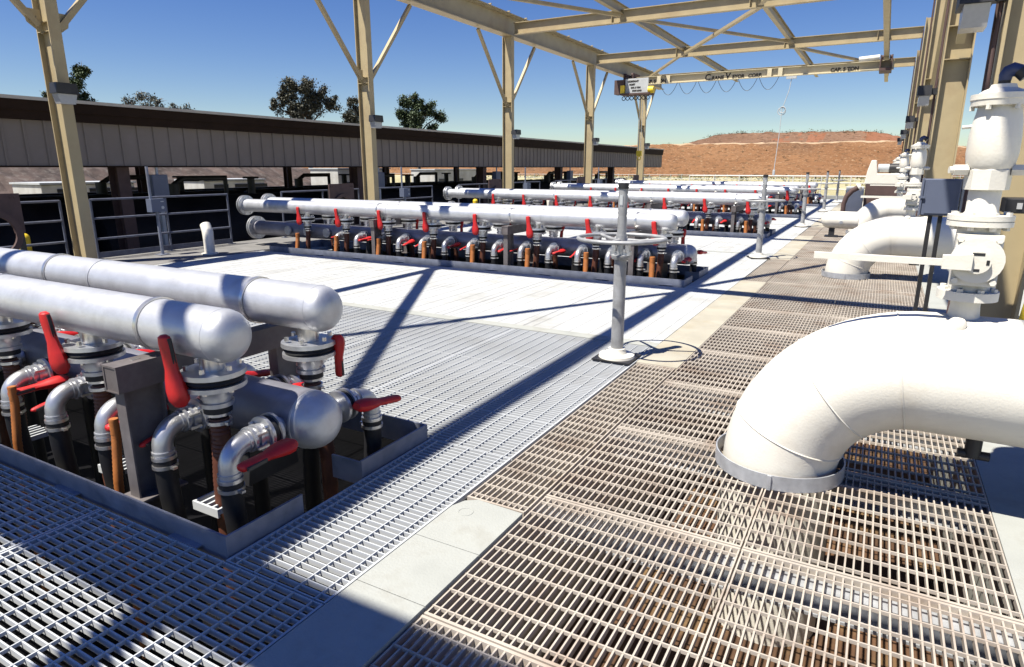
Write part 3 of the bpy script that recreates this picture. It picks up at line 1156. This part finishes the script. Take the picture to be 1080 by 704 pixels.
b.cyl((-1.5, -.3, 5.93), (-.75, -.3, 5.97), .10, seg=14)
b.build('drive_motor', 'white', t)
# hoist
h = tag(put('hoist', None, None, (-11.0, YB - .75, 0)), 'chain hoist with a grey lettered panel and yellow ends under the left runway', 'hoist')
b = MB()
b.box(-.42, .72, -.06, 0, 5.06, 5.72)
pn = b.build('panel', 'greybox', h, smooth=False, bevel=.01)
for i, (tx, sz) in enumerate((('COMPANY', .11), ('HOIST', .10), ('CAP. 5 TON', .09), ('SAFE LOAD', .09))):
    lettering(tx, sz, -.3 + .08 * i, -.066, 5.56 - .14 * i, pn)
b = MB()
b.box(-.62, .85, -.25, .5, 4.98, 5.05)
b.box(-1.0, -.5, .0, .5, 5.05, 5.7)
b.cyl((-.4, .25, 5.3), (.6, .25, 5.3), .22, seg=18)
b.build('frame', 'brown', h)
b = MB()
b.cyl((.72, .0, 5.18), (.98, .0, 5.18), .16, seg=18)
b.build('motor_end', 'yellow', h)
b = MB()
b.box(-.62, -.42, -.2, .1, 5.02, 5.42)
b.build('brake_box', 'yellow', h)
b = MB()
for i in range(7):
    xx = -.5 + .2 * i
    b.torus((xx, 0, 4.84), (0, 1, 0), .085, .018, 14, 6)
b.build('cable_loop', 'black', h)
b = MB()
for xx in (.28, .40):
    b.cyl((xx, .2, 4.98), (xx, .2, 2.4), .012, seg=6)
b.build('hoist_rope', 'steel', h)
b = MB()
b.box(.22, .46, .12, .28, 2.15, 2.4)
b.torus((.34, .2, 2.05), (0, 1, 0), .09, .022, 16, 8)
b.build('hook_block', 'yellow', h)
# festoon and pendant
b = MB()
x0 = -9.9
for i in range(6):
    xa, xb = x0 + i * .9, x0 + i * .9 + .82
    pts = [(xa + (xb - xa) * q / 10, -.16, 5.48 - .52 * (1 - (2 * q / 10 - 1) ** 2)) for q in range(11)]
    b.sweep(pts, .011, 6)
b.build('festoon_cable', 'black', t)
b = MB()
b.box(-4.27, -3.85, -.22, -.10, 5.36, 5.46)
b.build('cable_trolley', 'greybox', t, smooth=False)
p = tag(put('pendant_control', None, None, (-4.05, YB - .16, 0)), 'pendant cable coiled in a loop, hanging from the crane bridge', 'pendant control')
b = MB()
b.sweep([(0, 0, 5.4), (-.05, 0, 4.9), (-.2, 0, 4.35), (-.28, 0, 4.1), (-.28, 0, 3.2), (-.36, 0, 1.5)], .016, 6)
b.torus((-.28, 0, 4.02), (0, 1, 0), .16, .018, 20, 6)
b.torus((-.25, -.03, 4.08), (.2, 1, 0), .13, .018, 20, 6)
b.build('cable', 'greybox', p)
b = MB()
b.box(-.41, -.31, -.05, .05, 1.25, 1.5)
b.build('push_button_box', 'greybox', p, smooth=False, bevel=.02)

# ------------------------------------------------------------------ low canopy building on the left
XF = -14.0
t = thing('canopy_building', 'long low canopy building with ribbed metal fascia and brown gutter', 'building', (0, 0, 0))
b = MB()
y = 1.5
prof = []
while y < 46.5:
    prof += [(y, 0), (y + .30, 0), (y + .315, .028), (y + .345, .028), (y + .36, 0)]
    y += .36
n = len(prof)
v0 = len(b.v)
for py, px in prof:
    b.v.append((XF + px, py, 1.635))
    b.v.append((XF + px, py, 2.46))
for i in range(n - 1):
    b.face([2 * i, 2 * i + 2, 2 * i + 3, 2 * i + 1])
b.box(XF - .06, XF - .03, 1.5, 46.5, 1.635, 2.46)
b.box(XF - .06, XF + .03, 46.5, 46.53, 1.635, 2.5)
b.build('fascia', 'siding', t, smooth=False)
b = MB()
b.box(XF - .1, XF + .04, 1.4, 46.6, 1.605, 1.635)
b.box(XF - .1, XF + .16, 1.4, 46.6, 2.46, 2.78)
b.box(XF + .16, XF + .19, 1.4, 46.6, 2.62, 2.80)
b.build('gutter', 'gutter', t, smooth=False)
b = MB()
b.prism([(XF + .22, 2.80), (XF + .22, 2.86), (-19.0, 3.25), (-26.2, 2.86), (-26.2, 2.78), (-19.0, 3.17)], 'y', 1.3, 46.7)
b.build('roof', 'roof', t, smooth=False)
for q in range(6):
    yy = 1.0 + BAY * q
    for xx, dd in ((-14.35, .34), (-25.5, .30)):
        b = MB()
        b.mat(0).ibeam((xx, yy, -1.58), (xx, yy, 2.8), dd, .26, .02, .014, up=(1, 0, 0))
        if xx > -20:
            b.ibeam((xx, yy, 2.65), (-25.5, yy, 2.65), .3, .18)
        b.build('canopy_post', 'brown', t, smooth=False)
b = MB()
b.box(-26.3, -26.0, 1.3, 46.7, -1.58, .70)  # low dark wall added so the open bay reads as shade
b.build('shade_wall', 'canopy_shade', t, smooth=False)
# dark equipment below the canopy
mk = MB()
mk.cyl((0, -2.3, .62), (0, 2.3, .62), .55, seg=24)
for s in (-1, 1):
    mk.lathe((0, 2.3 * s, .62), (0, s, 0), [(0, .55), (.12, .5), (.2, .35), (.24, .02)], 24)
tank_me = mk.mesh('shell', 'canopy_shade')
mk = MB()
for yy in (-1.5, 1.5):
    mk.prism([(-.45, 0), (.45, 0), (.45, .35), (.2, .2), (-.2, .2), (-.45, .35)], 'y', yy - .08, yy + .08)
cr_me = mk.mesh('cradle', 'black', False)
mk = MB()
mk.cyl((0, -.8, 1.1), (0, -.8, 1.32), .09, seg=14)
mk.cyl((0, .9, 1.1), (0, .9, 1.38), .06, seg=14)
mk.torus((0, .9, 1.38), (0, 0, 1), .12, .015, 18, 6)
mk.sweep([(0, -.8, 1.3), (0, -.6, 1.38), (0, .3, 1.38), (0, .3, 1.1)], .035, 10)
nz_me = mk.mesh('nozzle', 'black')
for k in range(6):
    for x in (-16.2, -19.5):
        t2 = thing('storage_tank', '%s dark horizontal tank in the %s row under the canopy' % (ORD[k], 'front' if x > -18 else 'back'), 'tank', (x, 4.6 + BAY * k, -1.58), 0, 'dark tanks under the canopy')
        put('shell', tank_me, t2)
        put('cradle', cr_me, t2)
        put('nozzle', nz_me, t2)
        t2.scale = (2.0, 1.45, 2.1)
# junction boxes on the canopy posts
for k in range(1, 5):
    t2 = thing('junction_box', '%s pale blue junction box fixed beside a canopy post' % ORD[k - 1], 'junction box', (-14.0, 1.45 + BAY * (k + .0), 0), 0, 'junction boxes under the canopy')
    b = MB()
    b.box(-.1, .1, 0, .36, .98, 1.45)
    b.build('box', 'bluebox', t2, smooth=False, bevel=.015)
    b = MB()
    b.cyl((0, .18, 1.45), (0, .18, 1.61), .03, seg=10)
    b.box(-.04, .04, .14, .22, -1.58, .98)
    b.build('stand', 'greybox', t2)

# guard rails near the left columns
def rail_run(y0, y1, label, x=-12.15):
    t = thing('guard_rail', label, 'railing', (x, y0, 0), 0, 'guard rails along the left deck edge')
    L = y1 - y0
    b = MB()
    for z in (1.05, .72, .36):
        b.cyl((0, 0, z), (0, L, z), .021, seg=10)
    b.build('rail', 'rail_dark', t)
    for q in (0, L / 2, L):
        b = MB()
        b.cyl((0, q, 0), (0, q, 1.06), .021, seg=10)
        b.box(-.06, .06, q - .06, q + .06, .003, .012)
        b.build('rail_post', 'rail_dark', t)
    b = MB()
    b.box(-.008, .008, 0, L, .02, .12)
    b.build('toe_board', 'rail_dark', t)


for k in range(5):
    o = BAY * k
    rail_run(6.5 + o, 9.3 + o, 'guard rail just beyond the %s left column' % ORD[k])
    rail_run(3.4 + o, 6.0 + o, 'guard rail just before the %s left column' % ORD[k])


mk = MB()
mk.cyl((0, 0, -1.58), (0, 0, .42), .09, seg=16)
mk.lathe((0, 0, .42), (0, 0, 1), [(0, .09), (.03, .08), (.06, .05), (.07, .004)], 16)
bo_me = mk.mesh('bollard', 'yellow')
mk = MB()
mk.lathe((0, 0, -1.58), (0, 0, 1), [(0, .2), (.02, .29), (.3, .29), (.31, .3), (.33, .29), (.6, .29), (.61, .3), (.63, .29), (.92, .29), (.94, .28)], 22)
dr_me = mk.mesh('drum', 'greybox')
for k in range(5):
    tag(put('bollard', bo_me, None, (-13.0, 5.75 + BAY * k, 0)), '%s yellow bollard beyond the guard rail in the dark bay' % ORD[k], 'bollard', 'yellow bollards beyond the rails')
    tag(put('drum', dr_me, None, (-13.3, 7.0 + BAY * k, .0)), '%s grey drum standing low beyond the guard rail' % ORD[k], 'drum', 'grey drums beyond the rails')


def make_box_post():
    t = thing('control_box', '', 'control box', (0, 0, 0), 0, 'control boxes at the left deck edge')
    b = MB()
    b.box(-.08, .08, -.14, .14, .80, 1.04)
    b.mat(1).cyl((.08, .07, .88), (.09, .07, .88), .03, seg=10)
    b.mat(1).box(.08, .086, .04, .1, .98, 1.0)
    b.build('box', ['bluebox', 'greybox'], t, smooth=False, bevel=.01)
    b = MB()
    b.cyl((0, .0, .006), (0, 0, .80), .03, seg=12)
    b.cyl((-.05, -.06, 1.04), (-.05, -.06, 1.62), .025, seg=12)
    b.box(-.1, .1, -.1, .1, .003, .016)
    b.build('pole', 'galv_shade', t)
    return t


cb = make_box_post()
for k in range(4):
    o = cb if k == 0 else copy_tree(cb)
    o.location = (-11.75, 7.45 + BAY * k, 0)
    o['label'] = 'small purple grey control box on a pole, %s along the left deck edge' % ORD[k]


def make_saddle():
    """brown plate with a half round cut-out on two legs"""
    t = thing('saddle_plate', '', 'pipe saddle', (0, 0, 0), 0, 'brown pipe saddles at the left deck edge')
    poly = [(-.42, .62), (-.42, 1.22), (.42, 1.22), (.42, .62), (.28, .62)] + [(.28 * math.cos(R(a)), .62 + .28 * math.sin(R(a))) for a in range(15, 180, 15)] + [(-.28, .62)]
    b = MB()
    b.prism(poly, 'x', 0, .03)
    for yy in (-.36, -.3, .3, .36):
        b.cyl((.03, yy, 1.16), (.045, yy, 1.16), .018, seg=6)
    b.build('plate', 'brown', t, smooth=False)
    b = MB()
    b.ring((.03, 0, .62), (1, 0, 0), .28, .36, .05, 28)
    b.build('collar', 'brown', t)
    for s in (-1, 1):
        b = MB()
        b.box(-.04, -.002, s * .37 - .04, s * .37 + .04, 0, 1.1)
        b.build('leg', 'black', t, smooth=False)
    return t


sd = make_saddle()
for k in range(5):
    o = sd if k == 0 else copy_tree(sd)
    o.location = (-11.55, 4.72 + BAY * k, 0)
    o['label'] = '%s brown plate saddle with arched cut-out, behind the left end of the pipe rows' % ORD[k].capitalize()
mk = MB()
mk.sweep([(0, 0, -.1), (0, 0, .28), (-.03, .02, .42), (-.12, .05, .55)], [.095, .095, .1, .095], 20)
st_me = mk.mesh('pipe', 'white')
mk = MB()
mk.lathe((0, 0, .003), (0, 0, 1), [(0, .15), (.02, .15), (.022, .1)], 24)
sf_me = mk.mesh('flange', 'white')
for k in range(5):
    t2 = thing('vent_pipe', '%s short white vent pipe with slanted top on the left deck edge' % ORD[k].capitalize(), 'pipe', (-11.05, 7.95 + BAY * k, 0), 0, 'white vent pipes on the left deck edge')
    put('pipe', st_me, t2)
    put('flange', sf_me, t2)

# ------------------------------------------------------------------ right edge: cabinets, boxes, far equipment
t = thing('electrical_cabinet', 'blue grey electrical cabinet on black posts behind the foreground valve tower', 'cabinet', (.33, 7.2, 0))
b = MB()
b.box(0, .29, 0, .16, 1.17, 1.5)
c = b.build('box', 'bluebox', t, smooth=False, bevel=.008)
b = MB()
b.box(-.012, .0, -.012, .17, 1.165, 1.505)
b.box(.03, .26, -.008, -.001, 1.19, 1.48)
b.box(-.03, .02, -.02, -.0085, 1.325, 1.345)
b.build('door', 'bluebox', c, smooth=False)
b = MB()
b.box(.30, .42, .06, .2, 1.2, 1.5)
b.build('side_box', 'greybox', t, smooth=False, bevel=.006)
for xx in (.07, .15):
    b = MB()
    b.box(xx, xx + .035, .03, .065, .0, 1.17)
    b.build('leg', 'black', t, smooth=False)
t = thing('switch_box', 'flat black switch box strapped across the nearest right column', 'switch box', (.88, 5.55, 1.3))
b = MB()
b.box(-.14, .4, -.04, .2, 0, .1)
b.build('box', 'black', t, smooth=False, bevel=.008)
b = MB()
for q in range(4):
    b.box(-.08 + q * .1, -.05 + q * .1, -.048, -.04, .03, .07)
b.build('terminal', 'lens', t, smooth=False)
t = thing('drain_pump', 'grey pump with yellow hose standing behind the foreground pipe', 'pump', (.98, 5.35, 0))
b = MB()
b.lathe((.12, 0, .003), (0, 0, 1), [(0, .14), (.5, .14), (.52, .1), (.62, .1), (.64, .16), (.7, .16), (.72, .08), (.95, .07)], 20)
b.build('body', 'greybox', t)
b = MB()
b.sweep([(-.07, 0, 0.0), (-.06, 0, .6), (-.02, .02, .95), (.1, .04, 1.05)], .02, 10)
b.build('hose', 'yellow', t)
b = MB()
b.cyl((-.02, -.1, 1.1), (.35, -.25, .85), .035, seg=12)
b.build('pipe', 'bluebox', t)

t = thing('blower_unit', 'white blower housing with motor on a brown base beside the far white elbows', 'blower', (-.1, 23.4, 0))
b = MB()
b.prism([(-.42, 1.1), (.85, 1.1), (.85, 1.42), (-.1, 1.42), (-.16, 1.82), (-.3, 1.82), (-.38, 1.5)], 'y', 0, .8)
b.build('housing', 'white', t, smooth=False, bevel=.02)
b = MB()
b.cyl((-.1, .35, 1.58), (.75, .35, 1.58), .13, seg=18)
b.mat(1).cyl((.2, .35, 1.58), (.6, .35, 1.58), .145, seg=18)
b.build('motor', ['greybox', 'black'], t)
b = MB()
b.box(-.38, .85, 0, .8, .0, 1.1)
b.box(-.3, .2, -.01, 0, .78, .82)
b.build('base', 'brown', t, smooth=False)
t = thing('grey_cabinet', 'plain grey cabinet standing left of the white blower unit', 'cabinet', (-1.0, 23.2, 0))
b = MB()
b.box(0, .5, 0, .5, 0, 1.02)
b.build('box', 'greybox', t, smooth=False, bevel=.012)
b = MB()
b.box(.03, .47, -.012, -.001, .06, .98)
b.box(.4, .43, -.03, -.012, .5, .58)
b.build('door', 'greybox', t, smooth=False)
t = thing('capped_pipe', 'fat white capped pipe lying on a black stand beside the far elbow', 'pipe', (-1.1, 17.3, 0))
b = MB()
b.lathe((-.1, 0, .40), (1, 0, 0), [(0, .02), (.03, .10), (.07, .15), (.14, .19), (.22, .20), (.8, .20)], 28)
b.build('pipe', 'white', t)
b = MB()
b.box(.1, .22, -.1, .1, .0, .2)
b.box(.02, .3, -.16, .16, .003, .03)
b.build('stand', 'black', t, smooth=False)
b = MB()
b.cyl((.35, -.19, .36), (.35, -.27, .36), .04, seg=12)
b.build('drain_plug', 'cast', t)
t = thing('gooseneck_pipe', 'rust stained gooseneck pipe behind the white capped pipe', 'pipe', (-.85, 20.6, 0))
b = MB()
b.sweep([(-.05, 0, 0), (-.05, 0, .62), (.0, 0, .82), (.12, 0, .98), (.28, 0, 1.08)], [.06, .06, .065, .07, .07], 16)
b.build('pipe', 'brown', t)
b = MB()
b.lathe((.26, 0, 1.065), (.85, 0, .5), [(0, .07), (.001, .115), (.04, .115), (.041, .08), (.08, .08)], 18)
b.build('flange', 'white', t)

# end railing and things beyond the deck
t = thing('end_railing', 'white pipe railing closing the far end of the deck', 'railing', (0, YEND + .2, 0))
b = MB()
for z in (1.1, .72, .36):
    b.cyl((-11, 0, z), (3, 0, z), .03, seg=8)
b.build('rail', 'white', t)
for q in range(10):
    b = MB()
    b.cyl((-11 + q * 14 / 9, 0, 0), (-11 + q * 14 / 9, 0, 1.12), .03, seg=8)
    b.build('rail_post', 'white', t)

t = thing('wire_fence', 'pale far fence line crossing the dry field below the hill', 'fence', (0, 150, -1.6))
b = MB()
for z in (1.6, .8):
    b.cyl((-150, 0, z), (60, 0, z), .045, seg=6)
for q in range(85):
    b.cyl((-150 + q * 2.5, 0, 0), (-150 + q * 2.5, 0, 1.8), .04, seg=6)
b.build('rail', 'greybox', t)


def make_car(mbody):
    t = thing('parked_car', '', 'car', (0, 0, 0), 0, 'parked cars beyond the deck')
    b = MB()
    b.prism([(-2.2, .35), (2.2, .35), (2.25, .75), (1.5, .92), (.9, 1.42), (-1.0, 1.42), (-1.7, .95), (-2.22, .85)], 'y', -.85, .85)
    b.build('body', mbody, t, smooth=False, bevel=.06)
    b = MB()
    b.prism([(-1.45, .97), (1.3, .97), (.82, 1.36), (-.95, 1.36)], 'y', -.86, .86)
    b.build('window', 'black', t, smooth=False)
    for x in (-1.4, 1.4):
        for s in (-1, 1):
            b = MB()
            b.lathe((x, s * .72, .33), (0, s, 0), [(0, .33), (.17, .33), (.18, .2), (.16, .02)], 18)
            b.build('wheel', 'rubber', t)
    return t


for x, y, rz, m_, l in ((-9.5, 66, .3, 'bluebox', 'pale blue car parked in the field beyond the end railing'), (-31, 62, 1.2, 'render', 'white car parked beyond the end of the canopy building'),
                        (-26, 70, .2, 'bluebox', 'dark blue car parked beyond the last pipe row')):
    c = make_car(m_)
    c.location = (x, y, -1.6)
    c.rotation_euler.z = rz
    c['label'] = l
t = thing('domed_tank', 'low pale domed tank standing beyond the end railing', 'tank', (-7.2, 52, -1.6))
b = MB()
b.lathe((0, 0, 0), (0, 0, 1), [(0, .9), (1.5, .9), (1.9, .78), (2.15, .5), (2.25, .05)], 28)
b.build('shell', 'greybox', t)
b = MB()
b.cyl((.95, -.2, 0), (.95, -.2, 2.3), .04, seg=8)
b.cyl((1.2, -.2, 0), (1.2, -.2, 2.3), .04, seg=8)
for q in range(8):
    b.cyl((.95, -.2, .2 + q * .27), (1.2, -.2, .2 + q * .27), .02, seg=6)
b.build('ladder', 'bluebox', t)

# beyond the canopy: rubble bank, trailers
bmv, bmf = [], []
nx, ny = 14, 90
for j in range(ny):
    for i in range(nx):
        x, y = -52 + i * 1.3, -2 + j * .75
        n = mnoise.noise(Vector((x * .5, y * .5, 2))) + .6 * mnoise.noise(Vector((x * 1.4, y * 1.4, 5)))
        h = 4.6 * sm(-34.5, -46, x) * (1 - .75 * sm(30, 60, y)) + n * .45
        bmv.append((x, y, -1.7 + max(0, h) * (1 if i < nx - 1 else 0)))
for j in range(ny - 1):
    for i in range(nx - 1):
        a = j * nx + i
        bmf.append((a, a + 1, a + nx + 1, a + nx))
me = bpy.data.meshes.new('terrain')
me.from_pydata(bmv, [], bmf)
me.materials.append(M['rock'])
struct(put('terrain', me))


def make_trailer(L, w, h):
    t = thing('site_trailer', '', 'trailer', (0, 0, 0), 0, 'white site trailers behind the canopy')
    b = MB()
    b.box(-w / 2, w / 2, 0, L, .5, h)
    b.build('body', 'render', t, smooth=False, bevel=.04)
    b = MB()
    b.box(-w / 2 - .06, w / 2 + .06, -.06, L + .06, h, h + .08)
    b.build('roof', 'greybox', t, smooth=False)
    for q in range(3):
        b = MB()
        b.box(w / 2, w / 2 + .02, .6 + q * L / 3, 1.5 + q * L / 3, 1.5, 2.3)
        b.build('window', 'black', t, smooth=False)
    for s in (.25, .75):
        b = MB()
        b.cyl((w / 2 - .2, L * s, .35), (w / 2 + .02, L * s, .35), .35, seg=16)
        b.build('wheel', 'rubber', t)
    return t


for x, y, L, h, l in ((-32, 14.6, 4, 2.5, 'white site trailer seen under the canopy behind the nearest left column'), (-33, 23, 4, 2.5, 'low white site trailer seen under the middle of the canopy'),
                      (-31, 31, 5, 3.1, 'tall white site trailer seen under the canopy beside the cream column'), (-33, 44, 8, 3.0, 'farthest white site trailer behind the canopy')):
    c = make_trailer(L, 2.4, h)
    c.location = (x, y, -1.6)
    c['label'] = l


# ------------------------------------------------------------------ trees
def tree(loc, h, blobs, label, leaf, n_leaf, ls=.21, low=7, sc=1.0):
    rr = random.Random(int(h * 100 + loc[0] * 7))
    t = thing('tree', label, 'tree', loc, 0, 'trees behind the canopy roof')
    b = MB()
    b.sweep([(0, 0, -.2), (.1, .05, h * .25), (-.08, .1, h * .5), (.05, 0, h * .8)], [.22, .18, .12, .05], 10)
    for c, r in blobs:
        c = Vector(c)
        z0 = max(h * .2, c.z - r * 1.6)
        s0 = Vector((0, .05, min(z0, h * .6)))
        mid = s0.lerp(c, .5) + Vector((rr.uniform(-.2, .2), rr.uniform(-.2, .2), .2))
        b.sweep([s0, mid, c], [.09, .06, .025], 7)
        for q in range(9):
            d = Vector((rr.gauss(0, 1), rr.gauss(0, 1), rr.gauss(0.3, 1))).normalized()
            b.sweep([c - d * .1, c + d * r * .5 + Vector((0, 0, .1)), c + d * r * rr.uniform(.8, 1.1)], [.025, .015, .006], 5)
    b.build('trunk', 'bark', t)
    b = MB()
    blobs = list(blobs) + [((rr.uniform(-1.3, 1.3) * sc, rr.uniform(-1.8, 1.8) * sc, h * rr.uniform(.55, .78)), rr.uniform(.5, .85)) for q in range(int(low))]
    for c, r in blobs:
        c = Vector(c)
        clumps = []
        for q in range(max(5, int(16 * r * r))):
            d = Vector((rr.gauss(0, 1), rr.gauss(0, 1), rr.gauss(0.1, .9))).normalized()
            clumps.append((c + d * r * rr.uniform(.25, 1.0), rr.uniform(.2, .5) * r ** .5))
        n = int(n_leaf * 2.8 * r * r)
        for q in range(n):
            cc, cr = clumps[rr.randrange(len(clumps))]
            p = cc + Vector((rr.gauss(0, .5), rr.gauss(0, .5), rr.gauss(0, .45))) * cr
            a = Vector((rr.gauss(0, 1), rr.gauss(0, 1), rr.gauss(-.4, .8))).normalized()
            u, w = frame(a)
            l_, w_ = ls * rr.uniform(.6, 1.2), ls * .32
            i0 = len(b.v)
            b.v += [tuple(p), tuple(p + a * l_ * .5 + u * w_), tuple(p + a * l_), tuple(p + a * l_ * .5 - u * w_)]
            b.face([i0, i0 + 1, i0 + 2, i0 + 3])
    me = bpy.data.meshes.new('crown')
    me.from_pydata(b.v, [], b.f)
    me.materials.append(M[leaf])
    put('crown', me, t)
    return t


KD = 1.4


def tp(x, y):
    return (x * KD, y * KD, -1.6)


# directions taken from the photograph; heights in metres above the ground
tree(tp(-39.6, 21.4), 11, [((0, 0, 9.6), .9), ((.3, .5, 10.6), .6), ((-.3, -.6, 8.6), .8), ((.1, -1.8, 8.4), .55), ((0, 0, 7.4), .9)], 'dark narrow tree rising behind the canopy roof beside the nearest left column', 'leaf2', 1500, .21, 4, .5)
tree(tp(-37.95, 24.2), 9.2, [((0, 0, 8.6), .8), ((.2, 1.0, 8.3), .7), ((-.3, -1.0, 8.2), .6), ((.6, .2, 7.4), .9)], 'thin sparse tree showing bare twigs over the canopy roof', 'leaf', 260, .21, 3)
tree(tp(-37.0, 25.6), 8.4, [((0, 0, 7.9), .55), ((.2, .7, 7.6), .6)], 'small low sparse tree just clearing the canopy roof', 'leaf', 350, .21, 2, .5)
tree(tp(-32.4, 31.2), 11, [((-.6, -.6, 10.0), .9), ((0, 0.2, 9.9), 1.0), ((.6, 1.2, 9.5), .85), ((1.1, 2.0, 8.7), .85), ((-.8, -1.4, 9.2), .95), ((-1.2, -2.2, 8.3), .7), ((.2, .3, 8.5), 1.1)],
     'broad open eucalyptus tree with purple green leaves left of the second column', 'leaf', 900)
tree(tp(-30.3, 33.3), 9.6, [((0, 0, 8.9), .6), ((.1, .3, 8.0), .7), ((0, -.4, 7.4), .7)], 'slim tree half hidden behind the second left column', 'leaf', 900)
tree(tp(-27.2, 35.8), 10, [((-.4, -.5, 9.0), .85), ((.1, .2, 8.8), .7), ((.7, 1.0, 8.3), .85), ((1.1, 1.9, 7.8), .7), ((-.8, -1.0, 8.0), .75), ((0, 0, 7.8), .9)],
     'rounded leafy tree right of the second left column above the roof', 'leaf2', 1100)

# scrub on the hill and field: nobody could count it
rr = random.Random(11)
b = MB()


def clump(x, y, z, s):
    for q in range(9):
        p = Vector((x + rr.gauss(0, .4) * s, y + rr.gauss(0, .4) * s, z + rr.uniform(.0, .7) * s))
        a = Vector((rr.gauss(0, 1), rr.gauss(0, 1), rr.gauss(.5, .6))).normalized()
        u, w = frame(a)
        i0 = len(b.v)
        l_ = s * .45
        b.v += [tuple(p), tuple(p + a * l_ * .5 + u * l_ * .4), tuple(p + a * l_), tuple(p + a * l_ * .5 - u * l_ * .4)]
        b.face([i0, i0 + 1, i0 + 2, i0 + 3])


for q in range(130):
    x = rr.uniform(-80, 8)
    y = 334 + rr.uniform(-3, 3)
    clump(x, y, hill_z(x, y) - .1, rr.uniform(.6, 1.5))
for q in range(420):
    x, y = rr.uniform(-200, 80), rr.uniform(240, 332)
    clump(x, y, hill_z(x, y) - .1, rr.uniform(.3, .95))
for q in range(700):
    x, y = rr.uniform(-110, 40), rr.uniform(160, 236)
    clump(x, y, -1.65, rr.uniform(.5, 1.3))
for q in range(120):
    x, y = rr.uniform(-50, 10), rr.uniform(75, 140)
    clump(x, y, -1.65, rr.uniform(.3, .7))
me = bpy.data.meshes.new('scrub')
me.from_pydata(b.v, [], b.f)
me.materials.append(M['scrub'])
o = put('scrub', me)
o['kind'] = 'stuff'
o['label'] = 'low dry scrub dotted over the brown hill and the yellow field'
o['category'] = 'scrub'
